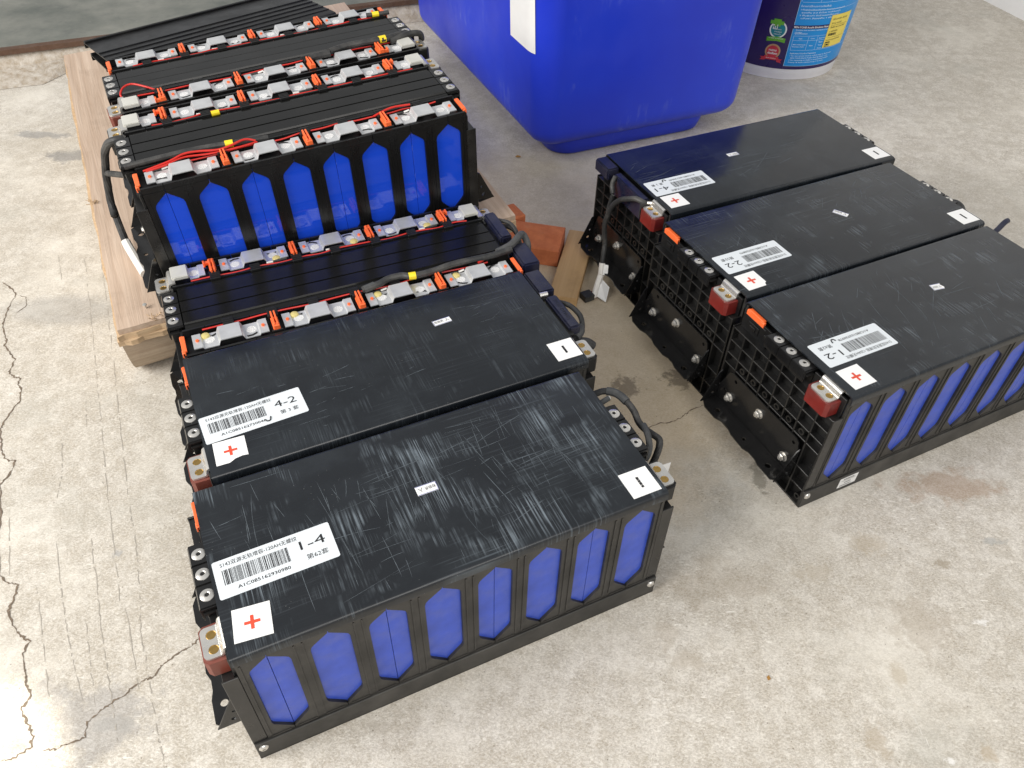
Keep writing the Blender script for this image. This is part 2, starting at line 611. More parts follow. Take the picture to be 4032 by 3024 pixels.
cracks = [
    [(-1.119, 1.368), (-1.096, 1.352), (-1.069, 1.326), (-1.066, 1.292), (-1.058, 1.257), (-1.047, 1.218), (-1.02, 1.181), (-1.017, 1.163), (-0.995, 1.141), (-0.976, 1.124), (-0.972, 1.089), (-0.955, 1.075), (-0.943, 1.073), (-0.939, 1.056), (-0.927, 1.044), (-0.915, 1.012), (-0.919, 0.985), (-0.919, 0.954), (-0.917, 0.939), (-0.9, 0.91), (-0.89, 0.889), (-0.871, 0.869), (-0.856, 0.87), (-0.852, 0.839), (-0.858, 0.816), (-.83, .76), (-.80, .69), (-0.774, 0.642), (-0.754, 0.631), (-0.741, 0.629), (-0.736, 0.61), (-0.734, 0.587), (-0.718, 0.562), (-0.698, 0.546), (-0.681, 0.539), (-0.682, 0.517), (-0.665, 0.492), (-0.659, 0.477), (-0.645, 0.46), (-0.649, 0.44), (-0.633, 0.424), (-0.618, 0.408), (-0.613, 0.394), (-0.627, 0.38), (-0.644, 0.374)],
    [(-0.415, 0.572), (-0.441, 0.55), (-0.451, 0.536), (-0.464, 0.528), (-0.474, 0.516), (-0.482, 0.507), (-0.487, 0.491), (-0.497, 0.487), (-0.511, 0.476), (-0.517, 0.464), (-0.529, 0.456), (-0.541, 0.443), (-0.553, 0.426), (-0.548, 0.406), (-0.568, 0.397), (-0.581, 0.391), (-.60, .388)],
    [(0.236, 0.978), (0.272, 0.997), (0.298, 1.002), (0.317, 1.014), (0.334, 1.031), (0.365, 1.048), (0.40, 1.07)],
    [(-1.069, 1.326), (-1.045, 1.318), (-1.03, 1.29), (-1.04, 1.262)],
]
for i, c in enumerate(cracks):
    obj('crack', strip(c, (.0014, .0010, .0008, .0006)[i], .0006, .0016, 6, i), 'crack', floor)
scr = [
    [(-0.657, 0.775), (-0.572, 0.594)],
    [(-0.951, 1.482), (-0.883, 1.342), (-0.785, 1.127), (-0.712, 0.965), (-0.625, 0.776), (-0.6, 0.73), (-0.561, 0.64), (-0.528, 0.555), (-0.498, 0.499), (-0.46, 0.422), (-0.433, 0.373), (-.40, .31)],
    [(-0.668, 0.722), (-0.621, 0.63), (-0.572, 0.53), (-0.532, 0.456), (-0.503, 0.401)],
    [(-0.716, 0.706), (-0.661, 0.602), (-0.619, 0.529), (-0.57, 0.453)],
    [(-0.821, 0.77), (-0.759, 0.642)], [(-0.711, 0.627), (-0.611, 0.445)], [(-0.619, 0.58), (-0.551, 0.447)], [(-0.571, 0.607), (-0.475, 0.42)],
    [(-0.985, 1.48), (-0.895, 1.289), (-0.8, 1.083), (-0.737, 0.946), (-0.659, 0.775)],
    [(-1.044, 1.477), (-0.976, 1.344)], [(-0.799, 0.921), (-0.769, 0.856), (-0.746, 0.775)], [(-0.796, 1.021), (-0.764, 0.945)],
    [(.53, .52), (.56, .46), (.57, .41)],
]
for i, c in enumerate(scr):
    obj('scratch', strip(c, .00062, .0004, .0012, 14, 50 + i, .28), 'scratch' if i < 12 else 'pale_scratch', floor)

# raised step behind, its iron edge and the mortar below it
yaw = R(24.0)
dx, dy = math.cos(yaw), math.sin(yaw)


def sline(t, off, z):
    return (-1.42 + dx * t - dy * off, 2.5 + dy * t + dx * off, z)


st = MB()
ts = [-4 + .1 * i for i in range(91)]
st.add([sline(-4, .018, .0715), sline(5, .018, .0715), sline(5, 7, .0715), sline(-4, 7, .0715), sline(-4, .018, 0), sline(5, .018, 0)], [(0, 1, 2, 3), (4, 5, 1, 0)])
step = obj('step', st, 'step')
tag(step, 'raised grey-green concrete step with an iron edge behind the pallet', None, kind='structure')
rnd = random.Random(3)
mo = MB()
vs = []
for t in ts:
    e = rnd.uniform(-.012, .012) + (.10 if -1.0 < t < -.03 else 0)
    vs += [sline(t, -.012 - max(0, e), .001), sline(t, -.006 + rnd.uniform(-.003, .003), .03 + rnd.uniform(-.006, .006)), sline(t, .012, .058), sline(t, .02, .058)]
fs = []
for i in range(len(ts) - 1):
    for k in range(3):
        a = i * 4 + k
        fs.append((a, a + 4, a + 5, a + 1))
obj('mortar_skirt', mo.add(vs, fs), 'mortar', step)
ei = MB()
ei.add([sline(-4, .0, .0585), sline(5, .0, .0585), sline(5, .0, .0735), sline(-4, .0, .0735), sline(5, .028, .0735), sline(-4, .028, .0735), sline(5, .022, .0585), sline(-4, .022, .0585)],
       [(0, 1, 2, 3), (3, 2, 4, 5), (1, 0, 7, 6)])
obj('edge_iron', ei, 'rust', step)

wl = MB()
wd = Vector((.289, -.957, 0))
wn = Vector((.957, .289, 0))
w0 = Vector((1.829, 3.342, 0)) - wd * .9
p = [w0, w0 + wd * 3.2, w0 + wd * 3.2 + wn * .15, w0 + wn * .15]
wl.add([tuple(a) for a in p] + [(a.x, a.y, 2.4) for a in p], [(0, 1, 5, 4), (1, 2, 6, 5), (2, 3, 7, 6), (3, 0, 4, 7), (4, 5, 6, 7)])
wall = obj('wall', wl, 'plaster')
tag(wall, 'white plastered wall standing on the concrete beyond the bucket', 'wall')

# ------------------------------------------------------------------ battery module meshes (u = length, v = depth, z = up)
LEN, DEP = .56, .248
PIT = .07
TOP = .2465
WIN = [(.0, .231), (.0178, .2165), (.0215, .2125), (.0232, .2065), (.0232, .0770), (.0215, .0710), (.0178, .0665), (.0, .047)]


def frame_piece(left, right, w):
    # a plastic cell frame: spans 0..w, half windows cut from the sides that carry a seam
    g = .00045
    P = [(g, .0405), (w - g, .0405)]
    if right:
        P += [(w - g - x, z) for x, z in reversed(WIN)]
    P += [(w - g, TOP), (g, TOP)]
    if left:
        P += [(g + x, z) for x, z in WIN]
    mb = MB().prism(P, 0.0, .0046, axis=1)
    # raised ribs of the frame
    if left and right:
        for a in (.0302, .0398):
            mb.box(a - .0009, a + .0009, -.0014, .0005, .0485, .2325)
        mb.box(.0045, .0293, -.0011, .0005, .0425, .0448)
        mb.box(.0407, w - .0045, -.0011, .0005, .0425, .0448)
    elif right:
        mb.box(.0042, .006, -.0014, .0005, .0485, .2325)
        mb.box(.006, w - .0045, -.0011, .0005, .0425, .0448)
    else:
        mb.box(w - .006, w - .0042, -.0014, .0005, .0485, .2325)
        mb.box(.0045, w - .006, -.0011, .0005, .0425, .0448)
    mb.box(g, w - g, -.0012, .0005, .2345, .2365)
    return mb.mesh('cell_frame', 30)


M = {}
M['frame_mid'] = frame_piece(True, True, PIT)
M['frame_l'] = frame_piece(False, True, PIT / 2)
M['frame_r'] = frame_piece(True, False, PIT / 2)
M['cell_a'] = MB().box(-.031, -.0003, .0042, .0075, .043, .2322, .0003).box(.0003, .031, .0042, .0075, .043, .2322, .0003).mesh('cell')
M['cell_b'] = MB().box(-.031, .031, .0044, .0075, .043, .2322, .0003).mesh('cell')
M['core'] = MB().box(.0005, LEN - .0005, .0076, DEP - .0076, .002, .2335).mesh('cell_block')
M['rail'] = MB().box(-.0178, LEN + .0178, -.0030, .0040, .0005, .0400, .0008).box(-.0178, LEN + .0178, -.0030, .02, .0, .003, .0005).mesh('base_rail')


def bolt_head(r, hgt, hexr, dome=.5, axis='y', s=-1, n=20):
    prof = [(r, 0), (r, s * hgt * .25), (r * .8, s * hgt * .7), (r * .5, s * hgt), (hexr, s * hgt), (hexr * .9, s * hgt * .3), (.0001, s * hgt * .3)]
    return MB().lathe(prof, n, axis=axis)


M['rail_bolt'] = bolt_head(.0062, .0036, .0022).mesh('bolt')
M['rivet'] = MB().lathe([(.0086, 0), (.0083, .0009), (.0056, .0018), (.0036, .0021), (.0028, .0016), (.0026, .0010), (.0001, .0010)], 24).mesh('rivet')
M['rivet'].materials.append(MAT['steel'])
M['rivet'].materials.append(MAT['dark'])
for f_ in M['rivet'].polygons:
    if f_.center.z > .0009 and math.hypot(f_.center.x, f_.center.y) < .0024 and abs(f_.normal.z) > .9:
        f_.material_index = 1  # recess floor painted dark, standing in for the shade of a deep hole
M['rivet_hole'] = MB().lathe([(.0023, .0018), (.0001, .0018)], 14).mesh('rivet_hole')


def end_plate():
    mb = MB()
    mb.box(-.0045, .0, .004, DEP - .004, .001, .206)
    mb.box(-.0045, .0, .074, .176, .206, .2385)
    # ribs: upright and level walls of the moulded grid
    ups = [.0025, .0325, .0625, .0930, .1240, .1545, .1850, .2155, .2455]
    lev = [.0015, .038, .074, .1285, .151, .1785, .2055]
    for y in ups:
        mb.box(-.018, -.004, y - .0014, y + .0014, .0015, .2395 if .074 < y < .176 else .2065, .0005)
    for z in lev:
        mb.box(-.0175, -.004, .0025, .2455, z - .0014, z + .0014, .0005)
    mb.box(-.0178, -.004, .0735, .1765, .2375, .2397)
    # solid band with holes
    for a, b in zip(ups[:-1], ups[1:]):
        if b - a < .02:
            mb.box(-.015, -.004, a, b, .1290, .1505)
    for y in (.0475, .0780, .1085, .1390, .1700, .2000):
        mb.lathe([(.0062, 0), (.0062, -.0125), (.0036, -.0125), (.0036, -.004), (.0001, -.004)], 14, c=(-.005, y, .1398), axis='x')
    for y in (.009, .239):
        mb.lathe([(.006, 0), (.006, -.0125), (.0034, -.0125), (.0034, -.003), (.0001, -.003)], 14, c=(-.005, y, .0185), axis='x')
    # outer upright flanges
    mb.box(-.0185, .0, .0002, .0030, .038, .2095, .0006)
    mb.box(-.0185, .0, DEP - .0030, DEP - .0002, .038, .2095, .0006)
    return mb.mesh('end_plate', 30)


M['end_plate'] = end_plate()


def foot():
    mb = MB()
    P = [(.034, .047), (.2445, .047), (.2365, .085), (.222, .1215), (.216, .125), (.048, .125), (.0415, .121), (.038, .108)]
    holes = [circle(.203, .114, .0036, 12), circle(.0505, .113, .0032, 12), circle(.222, .078, .0038, 12)]
    mb.prism(P, -.0213, -.0190, axis=0, holes=holes)
    F = [(-.0215, .034), (-.049, .036), (-.056, .042), (-.0555, .075), (-.052, .088), (-.0515, .103), (-.056, .116), (-.0545, .150), (-.050, .165), (-.0505, .182), (-.0565, .197), (-.056, .226), (-.049, .240), (-.0215, .2445)]
    h2 = [circle(-.041, .066, .0052), circle(-.041, .132, .004, 12), circle(-.041, .208, .0052)]
    mb.prism(F, .0452, .0475, axis=2, holes=h2)
    # pressed bead along the bend
    mb.box(-.0245, -.0205, .045, .232, .0465, .0505, .0015, 2)
    mb.box(-.029, -.0240, .085, .150, .0465, .0495, .0012, 2)
    # gussets
    for y in (.0345, .2405):
        tri = [(-.0205, .0465), (-.055, .0465), (-.050, .056), (-.026, .108), (-.0205, .112)]
        mb.prism(tri, y - .001, y + .001, axis=1, holes=[circle(-.032, .060, .0034, 12), circle(-.0285, .078, .0022, 10)])
    return mb.mesh('foot_bracket', 30)


M['foot'] = foot()
mb = MB()
mb.lathe([(.0090, 0), (.0090, -.0014), (.0080, -.0016)], 20, axis='x')
mb.lathe([(.0068, -.0015), (.0068, -.0065), (.0060, -.0072), (.0040, -.0072), (.0040, -.0095), (.0036, -.0100)], 6, axis='x')
M['foot_bolt'] = mb.mesh('bolt', 25)


def rivet_cap():
    mb = MB()
    prof = [(-.0212, .2265), (-.0212, .2440), (-.0195, .2475), (.0040, .2475), (.0040, .2445), (-.0180, .2445), (-.0187, .2265)]
    for a, b in ((.0785, .1075), (.1105, .1375), (.1405, .1695)):
        mb.prism(prof, a, b, axis=1)
    low = [(x if x > -.02 else x + .0012, z - .0018) for x, z in prof]
    mb.prism(low, .0765, .1715, axis=1)
    return mb.mesh('rivet_bracket', 30)


M['rivet_cap'] = rivet_cap()
mb = MB()
lug = [(-.0085, .0172), (-.0085, .0578), (-.0215, .0578), (-.0250, .0562), (-.0268, .0528), (-.0268, .0222), (-.0250, .0188), (-.0215, .0172)]
mb.prism(lug, .2362, .2392, axis=2, holes=[circle(-.0152, .0465, .0058, 18), circle(-.0152, .0275, .0058, 18)])
bend = [(-.0090, .2362), (-.0070, .2366), (-.0048, .2385), (-.0036, .2425), (-.0028, .2462), (-.0012, .2480), (.0060, .2484), (.0060, .2508), (-.0025, .2508), (-.0048, .2490), (-.0062, .2450), (-.0070, .2412), (-.0080, .2396), (-.0090, .2392)]
mb.prism(bend, .0172, .0578, axis=1)
M['lug'] = mb.mesh('terminal_lug', 40)
M['brass'] = MB().lathe([(.0058, .2386), (.0052, .2388), (.0045, .2378), (.0040, .2300), (.0001, .2300)], 18).mesh('brass_insert')
M['insul'] = MB().prism([(-.002, .0125), (-.002, .0625), (-.0235, .0620), (-.0285, .0570), (-.0285, .0180), (-.0235, .0130)], .2090, .2358, axis=2).box(-.0045, -.001, .0165, .0585, .1985, .2355).mesh('insulator')
# end latch (orange) and the housing behind it, on the row without terminals
mb = MB()
mb.box(-.0052, -.0005, .1955, .2385, .2360, .2465, .0008)
mb.box(-.0060, -.0020, .1955, .2050, .2370, .2455, .0006)
mb.box(-.0060, -.0020, .2290, .2385, .2370, .2455, .0006)
mb.box(-.0052, .0020, .1985, .2355, .2445, .2480, .0006)
M['latch'] = mb.mesh('end_latch')
mb = MB()
mb.box(-.0050, -.0005, .1885, .2445, .2065, .2365, .0008)
mb.box(-.0070, -.0045, .2020, .2280, .2140, .2300, .0006)
mb.box(-.0090, -.0065, .2085, .2220, .2180, .2260, .0006)
mb.box(-.0080, -.0005, .1775, .1875, .2065, .2300, .0008)
M['latch_house'] = mb.mesh('latch_housing')
M['end_wall'] = MB().box(-.0040, .0004, .0050, .0735, .2060, .2440, .0006).mesh('end_wall')
M['end_wall_b'] = MB().box(-.0040, .0004, .1765, .2430, .2060, .2410, .0006).mesh('end_wall')


def lid_profile(t=.0022):
    o = [(-.0026, .2385), (-.0026, .2470), (-.0018, .2505), (.0005, .2527), (.0040, .2535), (DEP - .0040, .2535), (DEP - .0005, .2527), (DEP + .0018, .2505), (DEP + .0026, .2470), (DEP + .0026, .2385)]
    i = [(DEP + .0006, .2385), (DEP + .0004, .2470), (DEP - .004, .2510), (.004, .2510), (-.0004, .2470), (-.0006, .2385)]
    return o + i


M['lid'] = MB().prism(lid_profile(), -.001, LEN + .001, axis=0).mesh('lid', 40)


def removed_lid():
    z0 = .2385
    P = [(v, z - z0) for v, z in lid_profile()]
    mb = MB().prism(P, 0, LEN, axis=0)
    for v in (.030, .058, .086, .114, .142):
        mb.prism([(v, .0148), (v + .0005, .0175), (v + .0035, .0175), (v + .006, .0148)], .002, LEN - .002, axis=0)
    mb.box(.0, LEN, .2360, .2400, .0148, .0195, .001)
    mb.box(.0, LEN, .2440, .2475, .0135, .0185, .001)
    return mb.mesh('removed_lid', 30)


# open top: centre cover, inner walls, busbars, clips
mb = MB()
prof = []
edges = [.0665, .0985, .1015, .1325, .1355, .1655, .1815]
prof = [(.0655, .2345), (.0655, .2452), (.0685, .2462), (.0785, .2462), (.0800, .2490), (.1070, .2490), (.1073, .2474), (.1094, .2474), (.1098, .2486), (.1375, .2490), (.1378, .2474), (.1399, .2474), (.1403, .2486), (.1675, .2490), (.1690, .2462), (.1795, .2462), (.1825, .2452), (.1825, .2345)]
mb.prism(prof, .006, LEN - .006, axis=0)
M['centre'] = mb.mesh('centre_cover', 25)


def inner_wall(w):
    mb = MB()
    mb.box(.0006, w - .0006, -.0012, .0012, .2335, .2472)
    mb.box(.0006, w - .0006, -.0018, .0018, .2460, .2480)
    return mb.mesh('row_wall', 30)


M['row_wall'] = inner_wall(PIT)
M['row_wall_half'] = inner_wall(PIT / 2)


def busbar(half=None):
    # folded sheet: raised tab, flat with weld, hump, flat with weld, raised tab
    zt, zf, zh, th = .2480, .2445, .2535, .0016
    up = [(-.0575, zt), (-.0445, zt), (-.0425, zf), (-.0205, zf), (-.0172, zh - .0012), (-.0160, zh), (.0160, zh), (.0172, zh - .0012), (.0205, zf), (.0425, zf), (.0445, zt), (.0575, zt)]
    lo = [(x, z - th) for x, z in reversed(up)]
    mb = MB().prism(up + lo, .0115, .0460, axis=1)
    return mb.mesh('busbar', 30)


M['busbar'] = busbar()
zt, zf = .2480, .2445
up = [(.0285, .2512), (.0300, .2500), (.0305, zf), (.0445, zf), (.0460, .2470), (.0560, .2470)]
lo = [(x, z - .0016) for x, z in reversed(up)]
M['end_bar'] = MB().prism([(.0020, .2505), (.0030, .2512)] + up + lo + [(.0030, .2496), (.0020, .2490)], .0130, .0460, axis=1).mesh('end_busbar', 30)
M['end_pad'] = MB().box(.0015, .0290, .0120, .0465, .2470, .2536, .0010, 2).mesh('terminal_pad')
M['weld'] = MB().lathe([(.0082, 0), (.0076, .0005), (.0001, .0007)], 18).mesh('weld_spot')
M['dot'] = MB().lathe([(.0028, 0), (.0025, .0024), (.0001, .0028)], 10).mesh('orange_pin')
M['mark'] = MB().prism([(.0035, .0), (.0030, .0018), (.0, .0026), (-.0030, .0018), (-.0035, .0), (0, .0009)], 0, .0003, axis=2).mesh('ink_mark')
mb = MB()
mb.box(-.0056, .0056, .0110, .0440, .2420, .2475, .0006)
mb.box(-.0040, -.0012, .0150, .0500, .2460, .2565, .0006)
mb.box(.0012, .0040, .0150, .0500, .2460, .2565, .0006)
mb.box(-.0050, .0050, .0125, .0215, .2460, .2545, .0008)
mb.box(-.0042, .0042, .0330, .0380, .2460, .2530, .0006)
M['clip'] = mb.mesh('orange_clip')
M['clip_base'] = MB().box(-.0085, .0085, .0098, .0132, .2360, .2475, .0005).box(-.0085, .0085, .0452, .0520, .2360, .2510, .0005).box(-.0085, .0085, .0100, .0515, .2340, .2405, .0005).mesh('clip_base')
M['hook'] = MB().box(-.0135, -.0042, .0135, .0195, .2460, .2520, .0006).box(-.0140, -.0108, .0135, .0240, .2460, .2540, .0006).mesh('clip_hook')
mb = MB().box(-.0085, .0085, .0500, .0680, .2460, .2508, .0006)
for k in range(3):
    mb.box(-.0085, .0085, .0520 + .005 * k, .0536 + .005 * k, .2500, .2516, .0003)
M['holder'] = mb.mesh('wire_holder')


def rigid(px, py, pz, yaw, s1=0., s2=0., flip=False):
    ex = Vector((math.cos(yaw) * math.cos(s1), math.sin(yaw) * math.cos(s1), math.sin(s1)))
    ey = Vector((-math.sin(yaw) * math.cos(s2), math.cos(yaw) * math.cos(s2), math.sin(s2)))
    ey -= ex * ex.dot(ey)
    ey.normalize()
    ez = ex.cross(ey)
    o = Vector((px, py, pz))
    if flip:
        o = o + ex * LEN + ey * DEP
        ex, ey = -ex, -ey
    return Matrix(((ex.x, ey.x, ez.x, o.x), (ex.y, ey.y, ez.y, o.y), (ex.z, ey.z, ez.z, o.z), (0, 0, 0, 1)))


def face_parts(root, film, back=False, fm='frame'):
    # the row of cell frames and blue cells along one long side
    def put(name, me, mat, x):
        if back:
            return obj(name, me, mat, root, (LEN - x, DEP, 0), math.pi)
        return obj(name, me, mat, root, (x, 0, 0))
    put('cell_frame', M['frame_l'], fm, 0)
    for k in range(7):
        put('cell_frame', M['frame_mid'], fm, .035 + PIT * k)
    put('cell_frame', M['frame_r'], fm, .525)
    for k in range(8):
        put('cell', M['cell_a' if k % 2 == 0 else 'cell_b'], film, .035 + PIT * k)


def ends(root, latch=(0, 1), insul=('red_block', 'black'), lug_mat='steel', skip_house=False, no_cap=()):
    for e in (0, 1):
        sc = (1, 1, 1) if e == 0 else (-1, 1, 1)
        lx = 0 if e == 0 else LEN
        sg = 1 if e == 0 else -1
        obj('end_plate', M['end_plate'], 'molded', root, (lx, 0, 0), 0, sc)
        obj('end_wall', M['end_wall'], 'black', root, (lx, 0, 0), 0, sc)
        obj('end_wall', M['end_wall_b'], 'black', root, (lx, 0, 0), 0, sc)
        ft = obj('foot_bracket', M['foot'], 'enamel', root, (lx, 0, 0), 0, sc)
        for v, z in ((.2075, .073), (.1335, .101), (.0585, .070)):
            obj('bolt', M['foot_bolt'], 'steel', ft, (-.0211, v, z))
        rc = None if e in no_cap else obj('rivet_bracket', M['rivet_cap'], 'enamel', root, (lx, 0, 0), 0, sc)
        for v in (.0935, .1240, .1540) if rc else ():
            rv = obj('rivet', M['rivet'], 'steel', rc, (-.0092, v, .2474))
        tl = obj('terminal', M['lug'], lug_mat, root, (lx, 0, 0), 0, sc)
        for v in (.0465, .0275):
            obj('brass_insert', M['brass'], 'brass', tl, (-.0152, v, 0))
        obj('insulator', M['insul'], insul[e], root, (lx, 0, 0), 0, sc)
        if not skip_house:
            obj('latch_housing', M['latch_house'], 'black', root, (lx, 0, 0), 0, sc)
        if e in latch:
            obj('end_latch', M['latch'], 'orange', root, (lx, 0, 0), 0, sc)


def rails(root):
    for b in (0, 1):
        rr = obj('base_rail', M['rail'], 'frame', root, (0, 0, 0) if not b else (LEN, DEP, 0), math.pi * b)
        for u in (-.0088, LEN + .0088):
            obj('bolt', M['rail_bolt'], 'steel', rr, (u, -.0030, .0285))


def barcode(x0, x1, y0, y1, seed):
    rb = random.Random(seed)
    mb = MB()
    x = x0
    while x < x1:
        w = rb.choice((.00045, .00045, .0009, .0014, .0005))
        mb.add([(x, y0, 0), (x + w, y0, 0), (x + w, y1, 0), (x, y1, 0)], [(0, 1, 2, 3)])
        x += w + rb.choice((.0005, .0005, .0009, .0013))
    return mb


def flat_sticker(poly, z0, z1):
    return MB().prism(poly, z0, z1, axis=2)


def label_parts(root, x, y, w, hgt, rot, serial, num, setno, tick, tick_xy=(0, 0)):
    # silver label: origin at its lower left corner in reading direction
    Z = .2536
    lb = obj('label', flat_sticker(round_rect(0, w, 0, hgt, .0028), 0, .0004), 'label', root, (x, y, Z), rot)
    mb = MB()
    placed_text(mb, 'S143双源无轨增容-120AH无螺纹', .0075, .0085, hgt - .0105, width=.092)
    obj('lettering', mb, 'ink', lb, (0, 0, .0006))
    mb = MB()
    placed_text(mb, serial, .0066, .022, .0075, width=.062, offset=.00006)
    obj('serial_number', mb, 'ink', lb, (0, 0, .0006))
    mb = MB()
    placed_text(mb, num, .0185, w - .041, hgt - .027, width=.031)
    obj('module_number', mb, 'ink', lb, (0, 0, .0006))
    mb = MB()
    placed_text(mb, setno, .0085, w - .037, .0115, width=.026)
    obj('set_number', mb, 'ink', lb, (0, 0, .0006))
    obj('barcode', barcode(.009, .087, .0175, hgt - .0155, hash(serial) % 1000 if False else sum(map(ord, serial))), 'ink', lb, (0, 0, .0006))
    if tick:
        tx, ty = tick_xy
        mb = MB().tube([(tx, ty + .004, .0008), (tx + .002, ty, .0008), (tx + .006, ty, .0008), (tx + .0085, ty + .0065, .0008)], .0009, 6)
        obj('tick_mark', mb, 'marker', lb)
    return lb


def plus_sticker(root, x, y, rot, w=.0425, torn=None):
    poly = torn or [(-w / 2, -w / 2), (w / 2, -w / 2), (w / 2, w / 2), (-w / 2, w / 2)]
    s = obj('plus_sticker', flat_sticker(poly, 0, .0004), 'paper', root, (x, y, .2536), rot)
    a, b = .0088, .0019
    mb = MB().prism([(-a, -b), (-b, -b), (-b, -a), (b, -a), (b, -b), (a, -b), (a, b), (b, b), (b, a), (-b, a), (-b, b), (-a, b)], .0005, .0007, axis=2)
    obj('plus_sign', mb, 'red_ink', s)


def minus_sticker(root, x, y, rot, w=.042, worn=False):
    s = obj('minus_sticker', flat_sticker([(-w / 2, -w / 2), (w / 2, -w / 2), (w / 2, w / 2), (-w / 2, w / 2)], 0, .0004), 'paper', root, (x, y, .2536), rot)
    mb = MB()
    if worn:
        for a, b in ((-.0092, -.0058), (-.0050, -.0005), (.0000, .0034), (.0040, .0088)):
            mb.box(-.0018, .0018, a, b, .0005, .0007)
    else:
        mb.box(-.0018, .0018, -.0085, .0085, .0005, .0007)
    obj('minus_sign', mb, 'ink', s)


def small_sticker(root, x, y, rot, w=.0285, hgt=.0148, torn=False):
    P = [(0, 0), (w, 0), (w, hgt), (0, hgt)]
    if torn:
        P = [(0, 0), (w * .72, 0), (w * .80, hgt * .3), (w * .68, hgt * .75), (w * .74, hgt), (0, hgt)]
        w *= .7
    s = obj('inspection_sticker', flat_sticker(P, 0, .0004), 'paper', root, (x, y, .2536), rot)
    mb = MB()
    b = .0006
    for q in ((0.0003, w - .0003, .0003, .0003 + b), (.0003, w - .0003, hgt - .0003 - b, hgt - .0003), (.0003, .0003 + b, .0003, hgt - .0003)):
        mb.box(q[0], q[1], q[2], q[3], .0005, .0006)
    obj('sticker_border', mb, 'blue_ink', s)
    mb = MB()
    placed_text(mb, '检验员', .0058, .0022, .0048, width=w * .5, z=.0007)
    placed_text(mb, '入', .0085, w * .68, .004, width=w * .22, z=.0007)
    obj('sticker_lettering', mb, 'ink', s)


def lidded(name, mat4, lidm, film, insul, label, lug='steel', latch=(0,), no_cap=()):
    root = empty(name, mat4)
    tag(root, label, 'battery', 'battery modules of the same make')
    obj('cell_block', M['core'], 'black', root)
    face_parts(root, film)
    face_parts(root, film, True)
    rails(root)
    ends(root, latch, insul, lug, no_cap=no_cap)
    obj('lid', M['lid'], lidm, root)
    return root


def open_module(name, mat4, film, insul, label, lug='steel', seed=0, glue=False, no_cap=()):
    rb = random.Random(seed)
    root = empty(name, mat4)
    tag(root, label, 'battery', 'battery modules of the same make')
    obj('cell_block', M['core'], 'black', root)
    face_parts(root, film, False, 'clean_frame')
    face_parts(root, film, True, 'clean_frame')
    rails(root)
    ends(root, (0, 1), insul, lug, no_cap=no_cap)
    obj('centre_cover', M['centre'], 'glossy', root)
    for back in (False, True):
        def put(nm, me, mat, x, par=root, y=0., z=0.):
            if back:
                return obj(nm, me, mat, par, (LEN - x, DEP - y, z), math.pi)
            return obj(nm, me, mat, par, (x, y, z))
        put('row_wall', M['row_wall_half'], 'black', .0, y=.0625)
        for k in range(7):
            put('row_wall', M['row_wall'], 'black', .035 + PIT * k, y=.0625)
        put('row_wall', M['row_wall_half'], 'black', .525, y=.0625)
        # bars on the terminal row join cells between the clips, on the other row they start at the ends
        centres = [.14, .28, .42] if not back else [.07, .21, .35, .49]
        clips = [.07, .21, .35, .49] if not back else [.14, .28, .42]
        for c in centres:
            bb = put('busbar', M['busbar'], 'zinc', c)
            for s in (-1, 1):
                wv = obj('weld_spot', M['weld'], 'weld', bb, (s * .0325 + rb.uniform(-.001, .001), .030 + rb.uniform(-.002, .002), .2445))
                obj('pin', M['dot'], 'orange', bb, (s * .0505, .029, .2480))
                if rb.random() < .75:
                    mk = obj('ink_mark', M['mark'], 'marker', bb, (s * .0325 + rb.uniform(-.003, .003), .030 + rb.choice((-.0105, .0100)), .2447), rb.uniform(-.5, .5) + (math.pi if rb.random() < .5 else 0))
                    mk.scale = (2.5, 2.1, 1)
            if glue:
                obj('glue_blob', MB().lathe([(.0075, 0), (.006, .0028), (.0001, .0042)], 12).mesh('glue_blob'), 'glue', bb, (-.0375, .0405, .2446))
        if not back:
            for s in (0, 1):
                sc = (1, 1, 1) if not s else (-1, 1, 1)
                e = obj('end_busbar', M['end_bar'], 'zinc', root, (LEN * s, 0, 0), 0, sc)
                obj('weld_spot', M['weld'], 'weld', e, (.0375, .030, .2445))
                obj('terminal_pad', M['end_pad'], 'tinned', e)
        for c in clips:
            cb = put('clip_base', M['clip_base'], 'black', c)
            oc = put('orange_clip', M['clip'], 'orange', c)
            if not back and c in (.07, .49):
                hk = put('clip_hook', M['hook'], 'orange', c)
                if c > .3:
                    hk.scale = (-1, 1, 1)
        for c in sorted(centres + clips):
            put('wire_holder', M['holder'], 'black', c + rb.uniform(-.003, .003))
        # red sense wires that run beside the wall
        for w in range(1):
            pts = []
            x = .03 + .02 * w
            while x < LEN - .03:
                pts.append((x, .0555 + .0035 * w + rb.uniform(-.0025, .0025), .2450 + rb.uniform(0, .0030)))
                x += rb.uniform(.025, .04)
            put('red_wire', MB().tube(pts, .0014, 7).mesh('red_wire'), 'red_wire', 0)
        for c in centres:
            x = c - .03 if rb.random() < .5 else c + .005
            put('wire_sleeve', MB().tube([(x, .049, .2450), (x + .011, .0500, .2462)], .0018, 8, False).mesh('wire_sleeve'), 'white', 0)
            put('heat_shrink', MB().tube([(x - .024, .0475, .2448), (x - .010, .0485, .2455), (x, .049, .2450)], .0021, 8).mesh('heat_shrink'), 'rubber', 0)
    return root


